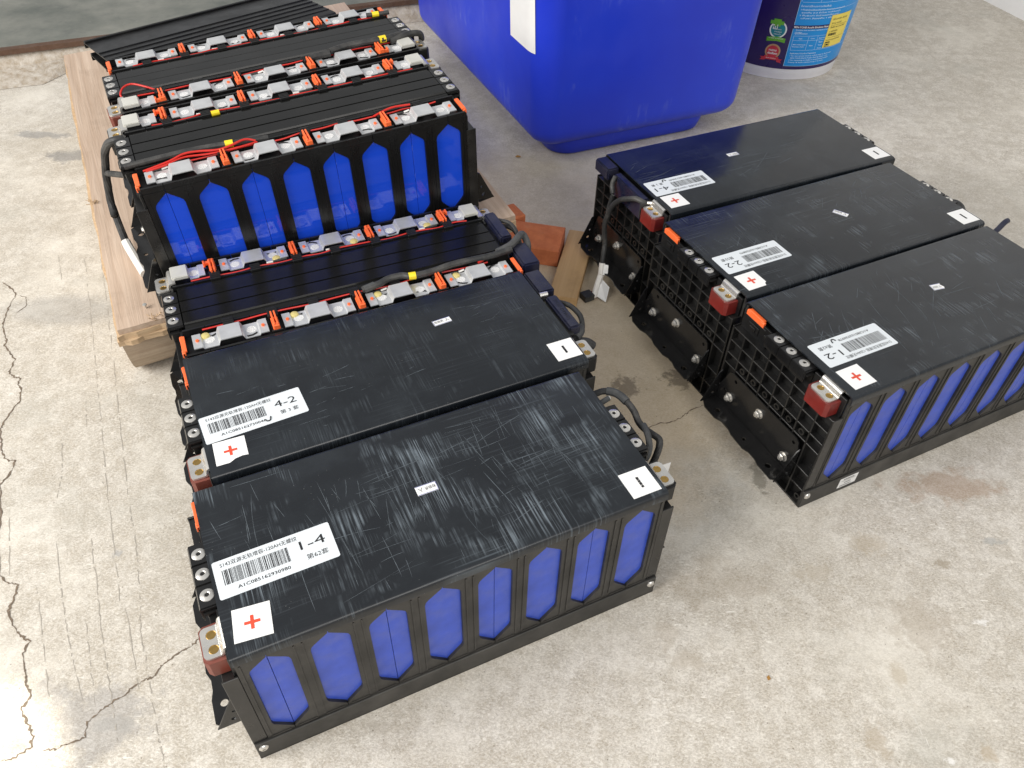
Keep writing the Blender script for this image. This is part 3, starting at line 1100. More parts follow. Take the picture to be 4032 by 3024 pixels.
LM = dict(
    a=lid_mat('lid_scratched', .60, .34, .46, 1.7, .30, 3, ((.184, .205, .04, .016), (.31, .228, .07, .012), (.50, .165, .03, .012))),
    b=lid_mat('lid_light_wear', .10, .17, .16, 5.2, .24, 5),
    f=lid_mat('lid_glossy', .05, .22, .10, 9.4, .15, 4),
    g=lid_mat('lid_rubbed', .12, .36, .34, 12.8, .24, -10),
    h=lid_mat('lid_diagonal_scuffs', .32, .12, .32, 17.3, .22, -22, ((.055, .195, .035, .02),)),
)

POSE = dict(
    A=(-.29722, .39606, 0, .45256), B=(-.38856, .6455, 0, .45345), C=(-.4964, .8806, 0, .42888),
    D=(-.5922, 1.11433, .15581, .4592, .04677, .05253), E=(-.69245, 1.3362, .1710, .477, .0459, .01212),
    F=(.29485, 1.3107, 0, .44632), G=(.39114, 1.05811, 0, .46382), H=(.50062, .82258, 0, .46546))

A = lidded('battery_module', rigid(*POSE['A']), LM['a'], 'film_dusty', ('brown_block', 'black'), 'black battery module with heavily scratched lid numbered 1-4 and blue cell windows')
label_parts(A, .0040, .0752, .142, .0545, R(1.2), 'A1C085162930980', '1-4', '第62套', False)
plus_sticker(A, .0316, .0342, R(-6))
minus_sticker(A, .5340, .0275, 0, worn=True)
small_sticker(A, .2898, .1388, math.pi)

B = lidded('battery_module', rigid(*POSE['B']), LM['b'], 'film_dusty', ('brown_block', 'black'), 'black battery module with clean dark lid numbered 4-2, behind the scratched 1-4 module', no_cap=(1,))
label_parts(B, .0030, .0575, .143, .0535, R(3), 'A1C085162730046', '4-2', '第 3 套', True, (.083, .0065))
w = .0425
plus_sticker(B, .0306, .0347, R(-2), torn=[(-w / 2, -w / 2), (-.004, -w / 2), (.004, -w / 2 + .005), (.014, -w / 2 + .007), (w / 2, -w / 2 + .006), (w / 2, w / 2), (-w / 2, w / 2)])
minus_sticker(B, .5380, .0345, 0)
small_sticker(B, .3745, .1660, R(4), w=.030, hgt=.0125)

G = lidded('battery_module', rigid(*POSE['G']), LM['g'], 'film_dusty', ('red_block', 'black'), 'black battery module with rubbed lid numbered 2-2, middle one of the row of three')
label_parts(G, .1480, .1150, .139, .0525, math.pi, 'A1C085162920870', '2-2', '第55套', False)
plus_sticker(G, .0335, .0325, R(1), torn=[(-w / 2, -w / 2), (w / 2 - .006, -w / 2), (w / 2 - .004, -w / 2 + .006), (w / 2, -w / 2 + .008), (w / 2, w / 2), (-w / 2, w / 2)])
minus_sticker(G, .5370, .0300, 0)
small_sticker(G, .3140, .1450, R(-60), w=.0285, hgt=.012)

F = lidded('battery_module', rigid(*POSE['F']), LM['f'], 'film_dusty', ('red_block', 'black'), 'black battery module with glossy lid numbered 4-1, beside the blue tub', latch=(), no_cap=(0,))
label_parts(F, .1450, .1130, .139, .0525, math.pi, 'A1C085162730045', '4-1', '第 3 套', True, (.0905, .0045))
plus_sticker(F, .0310, .0345, R(0))
minus_sticker(F, .5370, .0300, 0)
small_sticker(F, .2600, .1500, math.pi, w=.026, hgt=.012)

H = lidded('battery_module', rigid(*POSE['H']), LM['h'], 'film_dusty', ('red_block', 'black'), 'black battery module with scuffed lid numbered 1-2 and slanting blue windows above a railed base')
label_parts(H, .1530, .1175, .1395, .0540, math.pi, 'A1C085162930978', '1-2', '第62套', True, (.0885, .0045))
plus_sticker(H, .0358, .0325, R(1))
minus_sticker(H, .5370, .0300, 0)
small_sticker(H, .3120, .1400, R(-8), torn=True)
# paper label on the base rail of H
rl = obj('rail_label', MB().box(0, .040, -.0003, 0, 0, .024).mesh('rail_label'), 'paper', H, (.062, -.0031, .010))
mb = MB()
mb.add([(.004, -.0008, .0165), (.036, -.0008, .0165), (.036, -.0008, .0172), (.004, -.0008, .0172)], [(0, 1, 2, 3)])
for z, x0, x1 in ((.0195, .008, .030), (.010, .012, .026), (.0035, .004, .028)):
    x = x0
    while x < x1:
        mb.add([(x, -.0008, z), (x + .0014, -.0008, z), (x + .0014, -.0008, z + .0022), (x, -.0008, z + .0022)], [(0, 1, 2, 3)])
        x += .0021
obj('rail_label_print', mb, 'ink', rl)



def scratches(root, n, seed, ang, spread, lmin, lmax, along=.25):
    # single drag marks on a lid, each a hair-thin pale line pressed into the plastic
    rb = random.Random(seed)
    mb = MB()
    centres = [(rb.uniform(.05, .52), rb.uniform(.05, .20)) for _ in range(max(3, n // 9))]
    for i in range(n):
        c = rb.choice(centres)
        x, y = c[0] + rb.gauss(0, .035), c[1] + rb.gauss(0, .03)
        a = R(ang + rb.gauss(0, spread)) if rb.random() > along else R(rb.gauss(5, 8) + 0)
        l = rb.uniform(lmin, lmax) * rb.random() ** .5
        bend = rb.gauss(0, .06)
        pts = []
        for k in range(7):
            t = k / 6 - .5
            aa = a + bend * t
            pts.append((x + math.cos(aa) * l * t, y + math.sin(aa) * l * t))
        pts = [p for p in pts if .006 < p[0] < .554 and .008 < p[1] < .240]
        if len(pts) < 3:
            continue
        w = rb.uniform(.00012, .00034)
        vs = []
        for k, p in enumerate(pts):
            d = Vector(pts[min(k + 1, len(pts) - 1)]) - Vector(pts[max(k - 1, 0)])
            d.normalize()
            e = w * (.15 if k in (0, len(pts) - 1) else rb.uniform(.5, 1.3))
            vs += [(p[0] - d.y * e, p[1] + d.x * e, .25357), (p[0] + d.y * e, p[1] - d.x * e, .25357)]
        mb.add(vs, [(2 * k, 2 * k + 1, 2 * k + 3, 2 * k + 2) for k in range(len(pts) - 1)])
    o = obj('scratch_marks', mb.mesh('scratch_marks', 0), 'scuff', root)
    o['kind'] = 'stuff'


scratches(A, 150, 3, 92, 9, .03, .11)
scratches(B, 40, 4, 8, 12, .02, .06, .6)
scratches(G, 50, 5, 70, 25, .02, .06, .5)
scratches(F, 22, 6, 15, 10, .03, .12, .5)
scratches(H, 70, 7, 65, 14, .03, .12, .15)

Cm = open_module('open_battery_module', rigid(*POSE['C'], flip=True), 'film_dusty', ('black', 'black'), 'open battery module standing on the floor between pallet and 4-2 module, busbars bare', seed=11, glue=True, no_cap=(0,))
Dm = open_module('open_battery_module', rigid(*POSE['D'], flip=True), 'film', ('black', 'black'), 'open battery module on the pallet showing tall shiny blue windows in front', seed=23)
Em = open_module('open_battery_module', rigid(*POSE['E']), 'film', ('brown_block', 'black'), 'open battery module at the back of the pallet, next to the loose ribbed lids', seed=37)


# ---- cables and boxes, in each module's own axes (C and D are turned round: flip first)
def un_flip(pts, f):
    return [(LEN - x, DEP - y, z) if f else (x, y, z) for x, y, z in pts]


def cable(root, pts, r, mat='rubber', flip=False, n=10, name='cable'):
    return obj(name, MB().tube(un_flip(pts, flip), r, n).mesh(name), mat, root)


def navy_box(root, x0, x1, y0, y1, z0, z1, flip=False, name='sensor_box', bev=.003, mat='navy'):
    if flip:
        x0, x1, y0, y1 = LEN - x1, LEN - x0, DEP - y1, DEP - y0
    return obj(name, MB().box(x0, x1, y0, y1, z0, z1, bev, 2).mesh(name), mat, root)


# C: boxes at its right end, thick sleeve along the front row
navy_box(Cm, .5660, .5880, .108, .196, .232, .2520, True)
navy_box(Cm, .5690, .6010, .014, .080, .220, .2530, True)
cable(Cm, [(.290, .052, .2530), (.318, .053, .256), (.338, .060, .257), (.362, .060, .257), (.378, .052, .257), (.414, .052, .257), (.451, .058, .257), (.490, .058, .257), (.529, .057, .257), (.565, .060, .258)], .0058, 'rubber', True)
cable(Cm, [(.293, .051, .2535), (.312, .054, .255)], .0066, 'grey_rubber', True, name='cable_end')
cable(Cm, [(.372, .0535, .257), (.384, .0520, .257)], .0066, 'yellow', True, name='yellow_tape')
cable(Cm, [(.540, .064, .256), (.570, .073, .258), (.592, .089, .260), (.604, .098, .256), (.607, .084, .246), (.600, .066, .232)], .0066, 'grey_rubber', True)
cable(Cm, [(.585, .192, .236), (.603, .165, .242), (.608, .140, .240), (.606, .122, .228), (.600, .110, .205)], .0040, 'rubber', True)
cable(Cm, [(.590, .185, .228), (.609, .155, .232), (.611, .125, .222), (.606, .100, .200)], .0040, 'rubber', True)
cable(Cm, [(.498, .0525, .252), (.520, .060, .2545), (.534, .063, .2555)], .0030, 'red_wire', True, name='red_wire')
# B: boxes on its right end
navy_box(B, .5680, .5985, .184, .247, .222, .2475)
bx = navy_box(B, .5735, .5940, .083, .172, .224, .2470)
mb = MB()
placed_text(mb, '(PC07-DYWO)', .0085, 0, 0, width=.055)
me = mb.mesh('moulded_lettering', 0)
t = obj('moulded_lettering', me, 'black', bx, (.5812, .158, .2472), -math.pi / 2)
cable(B, [(.566, .178, .2475), (.580, .1770, .2475)], .0042, 'steel', name='stud')
cable(B, [(.597, .172, .228), (.609, .152, .232), (.615, .130, .230), (.613, .113, .228), (.606, .098, .222), (.592, .087, .222), (.578, .080, .222)], .0045, 'rubber')
cable(B, [(.606, .104, .222), (.598, .090, .224), (.584, .080, .224)], .0072, 'grey_rubber', name='cable_sleeve')
cable(B, [(.578, .081, .215), (.600, .074, .214), (.612, .070, .205)], .0085, 'rubber', name='cable_sleeve')
# A: taped cable looping off its right end, with a tag
cable(A, [(.562, .228, .214), (.580, .224, .219), (.594, .222, .221), (.606, .214, .221), (.613, .202, .220), (.617, .186, .218), (.618, .170, .215), (.615, .152, .212), (.616, .136, .212), (.620, .122, .213), (.624, .110, .212), (.620, .102, .205), (.614, .098, .190), (.608, .098, .165)], .0052, 'rubber')
cable(A, [(.598, .2205, .221), (.607, .213, .2215), (.613, .202, .2205), (.616, .190, .2190)], .0066, 'grey_rubber', name='tape_wrap')
cable(A, [(.612, .136, .222), (.606, .120, .228), (.600, .105, .230), (.592, .090, .228), (.580, .080, .222), (.566, .084, .214)], .0048, 'grey_rubber')
cable(A, [(.562, .186, .2385), (.582, .190, .2405)], .0042, 'grey_rubber', name='stud')
cable(A, [(.5818, .19, .2405), (.5840, .1904, .2407)], .0032, 'steel', name='stud_tip')
tg = cable(A, [(.609, .099, .172), (.604, .097, .150)], .0058, 'white', name='cable_tag')
obj('tag_flap', MB().prism([(.606, .150), (.636, .146), (.638, .176), (.610, .178)], .0895, .0900, axis=1).mesh('tag_flap'), 'paper', tg)
# H, G: cable stubs on the far ends
cable(H, [(.560, .235, .235), (.580, .236, .244), (.596, .238, .256), (.605, .239, .258)], .0052, 'navy')
cable(G, [(.562, .092, .234), (.580, .086, .240), (.586, .070, .234), (.576, .060, .222)], .0085, 'rubber')
# F: box at the back corner, cable down its left end, tags and plug
navy_box(F, -.0275, .0, .1935, .2480, .2240, .2500)
navy_box(F, -.0200, -.0040, .0700, .1800, .2000, .2465, bev=.002)
navy_box(F, -.0165, -.0030, .0620, .0780, .2240, .2400, name='connector', bev=.001, mat='black')
FM = F.matrix_world


def wl(u, v, z):
    return tuple(FM @ Vector((u, v, z)))


F_CABLE = [wl(-.006, .066, .236), wl(-.020, .066, .244), wl(-.028, .080, .246), wl(-.034, .100, .236), wl(-.036, .122, .222), wl(-.040, .142, .199), wl(-.042, .153, .169), wl(-.044, .158, .142), (.1917, 1.4309, .100), (.1897, 1.4156, .078), (.1884, 1.4081, .064)]
cable(F, [(-.022, .172, .246), (-.030, .169, .229), (-.033, .158, .212), (-.036, .161, .181), (-.040, .158, .155)], .0050, 'rubber')
cable(F, [(-.006, .058, .2440), (-.014, .062, .2440)], .0032, 'steel', name='stud')
obj('tape_flap', MB().box(-.030, -.014, .060, .0615, .215, .246, .0004).mesh('tape_flap'), 'rubber', F)
# E: sleeves along the front row, yellow bands
cable(Em, [(.352, .048, .252), (.372, .047, .254), (.394, .046, .254)], .0062, 'rubber', name='cable_end')
cable(Em, [(.396, .054, .254), (.438, .060, .256), (.504, .052, .257), (.545, .060, .256), (.562, .066, .254)], .0062, 'rubber')
cable(Em, [(.498, .0528, .257), (.512, .0532, .257)], .0070, 'yellow', name='yellow_tape')
cable(Em, [(.520, .046, .252), (.558, .053, .256), (.585, .055, .252), (.592, .064, .236)], .0062, 'rubber')
cable(Em, [(.520, .196, .252), (.541, .192, .252), (.568, .189, .252)], .0045, 'rubber')
cable(Em, [(.532, .1935, .252), (.546, .1915, .252)], .0056, 'yellow', name='yellow_tape')
cable(Em, [(.004, .060, .246), (.003, .068, .252), (.012, .084, .256), (.028, .088, .257), (.050, .070, .254), (.066, .060, .248)], .0018, 'red_wire', name='red_wire')
# D: black loom, yellow bands, red wires along the front row, taped cable down the left end
cable(Dm, [(-.014, .073, .250), (.049, .072, .252), (.102, .072, .252), (.155, .066, .252), (.220, .060, .250)], .0052, 'rubber', True)
cable(Dm, [(.149, .0665, .2525), (.162, .0650, .2525)], .0062, 'yellow', True, name='yellow_tape')
cable(Dm, [(.148, .182, .250), (.162, .182, .250)], .0048, 'yellow', True, name='yellow_tape')
cable(Dm, [(.012, .050, .248), (.055, .055, .252), (.079, .060, .256), (.101, .059, .256), (.132, .053, .254), (.152, .053, .255), (.181, .060, .257), (.198, .057, .252)], .0019, 'red_wire', True, name='red_wire')
cable(Dm, [(.016, .047, .248), (.050, .050, .250), (.080, .057, .252), (.120, .053, .250), (.160, .050, .251), (.200, .055, .250)], .0018, 'red_wire', True, name='red_wire')
cable(Dm, [(.405, .050, .250), (.440, .056, .255), (.475, .054, .254)], .0019, 'red_wire', True, name='red_wire')


def world_cable(root, pts, r, mat, name='cable'):
    inv = root.matrix_world.inverted()
    q = [inv @ Vector(p) for p in pts]
    return obj(name, MB().tube(q, r, 10).mesh(name), mat, root)


world_cable(F, F_CABLE, .0054, 'rubber')


def sheet(root, pts, parent, name, mat='paper', th=.0005):
    inv = parent.matrix_world.inverted() if False else root.matrix_world.inverted()
    q = [inv @ Vector(p) for p in pts]
    n = (q[1] - q[0]).cross(q[2] - q[0]).normalized() * th
    k = len(q)
    vs = [tuple(p) for p in q] + [tuple(p - n) for p in q]
    fs = [tuple(range(k)), tuple(reversed(range(k, 2 * k)))] + [(i, (i + 1) % k, k + (i + 1) % k, k + i) for i in range(k)]
    return obj(name, MB().add(vs, fs).mesh(name), mat, parent)


tg = world_cable(F, [(.1884, 1.4081, .064), (.1876, 1.402, .053), (.1870, 1.3962, .043)], .0066, 'white', 'cable_tag')
sheet(F, [(.1880, 1.4040, .064), (.2013, 1.4010, .064), (.2008, 1.3910, .044), (.1875, 1.3920, .044)], tg, 'tag_flap')
tg2 = world_cable(F, [(.1868, 1.3955, .041), (.1802, 1.3822, .024), (.1746, 1.3667, .010), (.1720, 1.3645, .0085)], .0070, 'white', 'cable_tag')
sheet(F, [(.1850, 1.3930, .038), (.2064, 1.3796, .020), (.1979, 1.3494, .003), (.1750, 1.3640, .010)], tg2, 'tag_flap')
FI = F.matrix_world.inverted() @ Matrix.Translation((.1600, 1.3640, 0)) @ Matrix.Rotation(R(30), 4, 'Z')
PM = MB().box(-.014, .010, -.012, .012, .0005, .0150, .001).mesh('plug')
pg = obj('plug', PM, 'rubber', F)
pg.matrix_local = FI
obj('plug_socket', MB().box(.0085, .016, -.011, .007, .0025, .0125, .001).mesh('plug_socket'), 'red_block', pg)
DC = [(-0.681, 1.258, 0.405), (-0.694, 1.251, 0.405), (-0.711, 1.256, 0.395), (-0.726, 1.264, 0.375), (-0.742, 1.281, 0.345), (-0.756, 1.294, 0.315), (-0.765, 1.3, 0.285), (-0.769, 1.297, 0.255), (-0.766, 1.287, 0.232), (-0.8, 1.349, 0.215), (-0.779, 1.312, 0.197), (-0.754, 1.271, 0.183)]
world_cable(Dm, DC, .0070, 'rubber')
world_cable(Dm, [(-0.757, 1.297, 0.315), (-0.713, 1.243, 0.345), (-0.67, 1.198, 0.37), (-0.637, 1.176, 0.385)], .0055, 'rubber')
tg = world_cable(Dm, [(-0.754, 1.271, 0.183), (-0.746, 1.26, 0.178), (-0.723, 1.23, 0.17), (-0.695, 1.193, 0.165)], .0085, 'white', 'cable_tag')

# ------------------------------------------------------------------ pallet
DKM = rigid(*POSE['D'][:3], POSE['D'][3], R(2.68), R(2.3))
pal = empty('pallet', DKM)
tag(pal, 'weathered broken wooden pallet, tilted, under the open battery modules', 'pallet')
rnd = random.Random(5)
mb = MB()


def ragged(x0, x1, y0, y1, j, seed):
    rr = random.Random(seed)
    out = []
    n = 14
    for i in range(n):
        out.append((x0 + (x1 - x0) * i / n, y0 + rr.uniform(-j, j)))
    for i in range(n):
        out.append((x1, y0 + (y1 - y0) * i / n))
    for i in range(n):
        out.append((x1 + (x0 - x1) * i / n, y1))
    for i in range(26):
        out.append((x0 + rr.uniform(-j, j), y1 + (y0 - y1) * i / 26))
    return out


PX0, PX1, PY0, PY1 = -.125, .655, -.012, 1.17
for k, (x0, x1, off) in enumerate(((PX0, .02, 0), (.024, .235, .006), (.239, .45, .002), (.454, PX1, .004))):
    for l in range(3):
        zt = -.0015 - l * .0115
        j = .0012 if l == 0 else .003
        poly = ragged(x0 - (.004 * l if k == 0 else 0), x1, PY0 + off - .003 * l, PY1, j if k == 0 else .0008, 10 * k + l)
        obj('deck_board', MB().prism(poly, zt - .0112, zt, axis=2).mesh('deck_board', 20), 'deck' if l == 0 else 'ply', pal)


def runner(x0, x1, hgt):
    P = [(.004, -.0360), (1.14, -.0360), (1.14, -hgt - .045), (.09, -hgt - .001), (.062, -hgt), (.045, -hgt + .006), (.028, -hgt + .019), (.015, -hgt + .037), (.007, -hgt + .060)]
    return MB().prism(P, x0, x1, axis=0).mesh('runner', 30)


obj('runner', runner(-.132, -.040, .1495), 'runner', pal)
obj('runner', runner(.25, .33, .1665), 'runner', pal)
obj('runner', runner(.56, .645, .1810), 'runner', pal)
obj('nail', MB().lathe([(.0042, .007), (.0038, .0085), (.0001, .009)], 12, cap=False).lathe([(.0016, -.01), (.0016, .0075)], 8).mesh('nail'), 'steel', pal, (-.07, .028, -.001))
# splinters at the broken places of the edge board
rnd = random.Random(8)
for cx0, cy0, n in ((-.123, .42, 16), (-.055, -.006, 14), (-.01, -.002, 10)):
    for i in range(n):
        a = rnd.uniform(0, 6.28)
        l = rnd.uniform(.004, .009)
        x, y = cx0 + rnd.uniform(-.012, .012), cy0 + rnd.uniform(-.012, .012)
        obj('splinter', MB().tube([(x, y, -.002), (x + l * math.cos(a), y + l * math.sin(a) * .6, rnd.uniform(.001, .006))], .0007, 4, False).mesh('splinter'), 'ply', pal)

# loose lids stacked at the back of the pallet
M['removed'] = removed_lid()
lids = [(-1.055, 1.925, .2830, 41.5, 'loose ribbed black lid on top of the stack behind the pallet modules'),
        (-1.035, 1.900, .2640, 39.0, 'loose ribbed black lid second from the top of the stack'),
        (-1.000, 1.880, .2450, 36.5, 'loose ribbed black lid in the middle of the stack'),
        (-.985, 1.870, .2260, 35.0, 'loose ribbed black lid second from the bottom of the stack'),
        (-.985, 1.860, .2070, 34.0, 'loose ribbed black lid lying lowest on the pallet')]
for x, y, z, a, lb in lids:
    ya = R(a)
    ox, oy = x + math.sin(ya) * .235 * 1.0, y - math.cos(ya) * .235 * 1.0
    o = obj('loose_lid', M['removed'], 'black')
    o.matrix_world = rigid(ox, oy, z + .012, ya, R(1.0), R(-2.5))
    tag(o, lb, 'lid', 'loose lids stacked on the pallet')

# ------------------------------------------------------------------ blue tub
BY = R(24.5)
tb = empty('plastic_tub', Matrix.Translation((.0427, 1.880, 0)) @ Matrix.Rotation(BY, 4, 'Z'))
tag(tb, 'large bright blue plastic tub with rounded corners on a skid base', 'tub')
TW, TD, TH = .680, 1.05, .74


def rr_loop(ins, r, z, n=7):
    return [(x, y, z) for x, y in round_rect(ins, TW - ins, ins, TD - ins, max(r, .004), n)]


def loft(loops, closed_bottom=True, close_end=True):
    mb = MB()
    n = len(loops[0])
    vs = [p for l in loops for p in l]
    fs = []
    for k in range(len(loops) - 1):
        for i in range(n):
            j = (i + 1) % n
            fs.append((k * n + i, k * n + j, (k + 1) * n + j, (k + 1) * n + i))
    if closed_bottom:
        fs.append(tuple(reversed(range(n))))
    if close_end:
        fs.append(tuple((len(loops) - 1) * n + i for i in range(n)))
    return mb.add(vs, fs)


loops = []
for i in range(7):
    a = R(15 * i)
    rad = .045
    ins = .020 + rad * (1 - math.sin(a))
    loops.append(rr_loop(ins, .070 - ins * .5, .050 + rad * (1 - math.cos(a))))
for z, ins in ((.25, .013), (.45, .006), (.62, .0), (.66, -.012), (.70, -.014), (.70, .02), (.62, .022), (.3, .035), (.09, .05)):
    loops.append(rr_loop(ins, .070 - max(ins, 0) * .5, z))
obj('tub_body', loft(loops).mesh('tub_body', 50), 'tub', tb)
sk = []
for z, ins in ((.0, .016), (.006, .008), (.030, .002), (.058, .0)):
    sk.append([(x, y, z) for x, y in round_rect(.085 + ins, .585 - ins, .058 + ins, .98 - ins, .06, 7)])
obj('skid_base', loft(sk).mesh('skid_base', 50), 'tub', tb)
# paper label, wrapped on the left side close to the corner
rows, cols = 8, 10
vs, fs = [], []
for a in range(rows + 1):
    z = .300 + .20 * a / rows
    ins = .013 - .007 * (z - .25) / .2
    for b in range(cols + 1):
        t = b / cols
        y = .185 - .135 * t
        r = .070
        cyy = ins + r
        if y >= cyy:
            x = ins
        else:
            x = ins + r - math.sqrt(max(r * r - (cyy - y) ** 2, 0))
        vs.append((x - .0035, y, z))
for a in range(rows):
    for b in range(cols):
        i = a * (cols + 1) + b
        fs.append((i, i + 1, i + cols + 2, i + cols + 1))
pl = obj('paper_label', MB().add(vs, fs).mesh('paper_label'), 'paper', tb)
mb = MB()
placed_text(mb, 'B: 6 ms', .012, 0, 0)
obj('label_handwriting', MB().add([(.0095 - .0045, .17 - x, .382 + y) for x, y, z in mb.v], mb.f).mesh('label_handwriting', 0), 'red_ink', pl)

# ------------------------------------------------------------------ paint bucket
BC = (.8644, 2.7308)
BR, BK = .199, .06
bk = empty('paint_bucket', Matrix.Translation((BC[0], BC[1], 0)))
tag(bk, 'navy and white paint bucket with light blue printed panel, behind the blue tub', 'bucket')


def cone_pt(a, z, off=0.):
    r = BR + BK * z + off
    return (r * math.cos(R(a)), r * math.sin(R(a)), z)


obj('bucket_body', MB().lathe([(BR - .012, .0), (BR - .002, .001), (BR - .001, .014), (BR + .0005, .017), (BR + .0008, .036), (BR + .40 * BK, .40), (BR + .40 * BK + .006, .402), (BR + .40 * BK + .006, .430), (BR + .40 * BK, .430), (BR + .38 * BK - .004, .40), (BR - .01, .02)], 72).mesh('bucket_body', 40), 'bucket_white', bk)


def patch(a0, a1, z0, z1, off, na=24, nz=4):
    vs, fs = [], []
    for i in range(nz + 1):
        for j in range(na + 1):
            vs.append(cone_pt(a0 + (a1 - a0) * j / na, z0 + (z1 - z0) * i / nz, off))
    for i in range(nz):
        for j in range(na):
            k = i * (na + 1) + j
            fs.append((k, k + 1, k + na + 2, k + na + 1))
    return MB().add(vs, fs)


def wrap(mb, a, z, off):
    # flat mesh (x right, y up, metres) laid on the bucket wall
    v = []
    for x, y, _ in mb.v:
        zz = z + y
        v.append(cone_pt(a + math.degrees(x / (BR + BK * zz)), zz, off))
    return MB().add(v, mb.f)


obj('wrapper', patch(-180, 180, .036, .385, .0012, 96, 3).mesh('wrapper'), 'bucket_navy', bk)
pan = obj('printed_panel', patch(-97.4, -20, .047, .36, .0022, 30).mesh('printed_panel'), 'bucket_blue', bk)
mb = MB()


def rect(mb, x0, x1, y0, y1):
    n = max(1, int((x1 - x0) / .01))
    for i in range(n):
        a, b = x0 + (x1 - x0) * i / n, x0 + (x1 - x0) * (i + 1) / n
        mb.add([(a, y0, 0), (b, y0, 0), (b, y1, 0), (a, y1, 0)], [(0, 1, 2, 3)])


W_ = .27
for y in (.0475, .0985, .129, .143, .222, .2445):
    x1 = W_
    rect(mb, 0.0 if y in (.0475,) else .008, x1, y - .047, y - .0463)
rect(mb, 0, .0008, .0, .31)
for x in (.008, .055, .085, .125):
    rect(mb, x, x + .0007, .0515, .096)
for x in (.004, .062, .098, .138):
    rect(mb, x, x + .0007, .1980, .30)
TX = [('Application & Surface Preparation', .0060, .010, .0400, .085), ('1 For new cement masonry, surfaces must be dry and clean', .0046, .012, .0325, .150),
      ('BEN-TONE Alkali & Fungus Cleaning Primer 1 coat', .0046, .016, .0255, .130), ('2 For repainting on chalky or loose existing surfaces', .0046, .012, .0185, .140), ('Primer & finish minimum by 1-2 coats', .0046, .012, .0115, .120),
      ('Specification', .0066, .008, .1020, .040), ('Type', .005, .024, .087, .012), ('Color', .005, .063, .0870, .013), ('Approve', .005, .090, .0870, .022),
      ('BEN-TONE Acrylic', .0046, .012, .068, .040), ('Emulsion Paint', .0046, .012, .0615, .036), ('Matt', .0046, .064, .0645, .012), ('Matt', .0046, .094, .0740, .014), ('Tests', .0046, .094, .0645, .014), ('Satin', .0046, .094, .0550, .014),
      ('Description : BEN-TONE Acrylic Emulsion', .0056, .010, .1245 - .0045, .110), ('Durable with excellent resistance to alkali', .0046, .010, .1130, .110), ('fungus', .0046, .010, .1075 - .001, .020),
      ('ขั้นตอนการใช้งานและการเตรียมพื้นผิว', .0075, .006, .1840, .095), ('1 พื้นผิวใหม่ต้องแห้งสนิท ทำความสะอาดก่อนทาสี', .0056, .008, .1740, .150), ('รองพื้น 2-3 ชั่วโมง ทาสีทับหน้า', .0056, .012, .1655, .130), ('2 พื้นผิวเก่า ขัดล้างออกให้สะอาด', .0056, .008, .1570, .130), ('แล้วทา สีรองพื้น 1 เที่ยว', .0056, .014, .1485, .110)]
for s, size, x, y, wdt in TX:
    placed_text(mb, s, size, x, y, width=wdt, offset=.00008)
obj('panel_print', wrap(mb, -97.4, .047, .0030).mesh('panel_print', 0), 'pale_text', pan)
mb = MB()
rect(mb, 0, .125, .1185, .1290)
obj('title_bar', wrap(mb, -97.4, .047, .0034).mesh('title_bar'), 'bucket_navy', pan)
mb = MB()
placed_text(mb, 'BEN-TONE Acrylic Emulsion Paint', .0078, .002, .1210, width=.110, offset=.0002)
obj('title_lettering', wrap(mb, -97.4, .047, .0040).mesh('title_lettering', 0), 'paper', pan)
yl = obj('yellow_notice', patch(-66, -41.5, .102, .203, .0036, 14).mesh('yellow_notice'), 'bucket_yellow', bk)
mb = MB()
for i, (s, wd_) in enumerate((('สีน้ำอะคริลิก อิมัลชั่น', .062), ('คือ ธ.ธ. เทคโนโลยี', .040), ('ปีผลิต ๑๒-๓-๖๑ เลขที่', .062), ('ก. ผลิตภัณฑ์ไทย', .034))):
    placed_text(mb, s, .0072, .008, .085 - .0125 * i, width=wd_)
rect(mb, .006, .080, .0300, .0306)
rect(mb, .006, .080, .0680, .0686)
rr_ = random.Random(4)
x = .008
while x < .040:
    rect(mb, x, x + .0009, .036, .044)
    x += rr_.choice((.0013, .0018, .0025))
placed_text(mb, 'กระทรวงอุตสาหกรรม', .006, .006, .0210, width=.060)
for q in ((.006, .024, .002, .0035), (.006, .024, .014, .0175), (.006, .0072, .002, .0175), (.0228, .024, .002, .0175), (.010, .020, .006, .011)):
    rect(mb, *q)
obj('notice_print', wrap(mb, -66, .102, .0044).mesh('notice_print', 0), 'ink', yl)

# emblems on the navy part
em = obj('green_emblem', wrap(MB().add([(0, 0, 0)] + [(.026 * math.cos(2 * math.pi * i / 32), .026 * math.sin(2 * math.pi * i / 32), 0) for i in range(32)], [(0, 1 + i, 1 + (i + 1) % 32) for i in range(32)]), -109, .157, .0020).mesh('green_emblem'), 'paper', bk)
obj('emblem_disc', wrap(MB().add([(0, 0, 0)] + [(.0215 * math.cos(2 * math.pi * i / 32), .0215 * math.sin(2 * math.pi * i / 32), 0) for i in range(32)], [(0, 1 + i, 1 + (i + 1) % 32) for i in range(32)]), -109, .157, .0028).mesh('emblem_disc'), 'teal', em)
mb = MB()
rect(mb, -.018, .004, .010, .032)
rect(mb, -.027, .013, .0155, .0265)
mb2 = MB()
for x in [i * .004 for i in range(-7, 7)]:
    y0 = -.034 + .004 * (1 - (x / .028) ** 2) * 0 - .0006 * abs(x / .004)
    mb2.add([(x, y0, 0), (x + .004, y0, 0), (x + .004, y0 + .0135, 0), (x, y0 + .0135, 0)], [(0, 1, 2, 3)])
obj('emblem_cross', wrap(mb, -109, .157, .0034).mesh('emblem_cross'), 'green', em)
obj('emblem_ribbon', wrap(mb2, -109, .157, .0034).mesh('emblem_ribbon'), 'green', em)
mb = MB()
placed_text(mb, 'ไม่', .0165, -.019, .001, width=.016, offset=.0003)
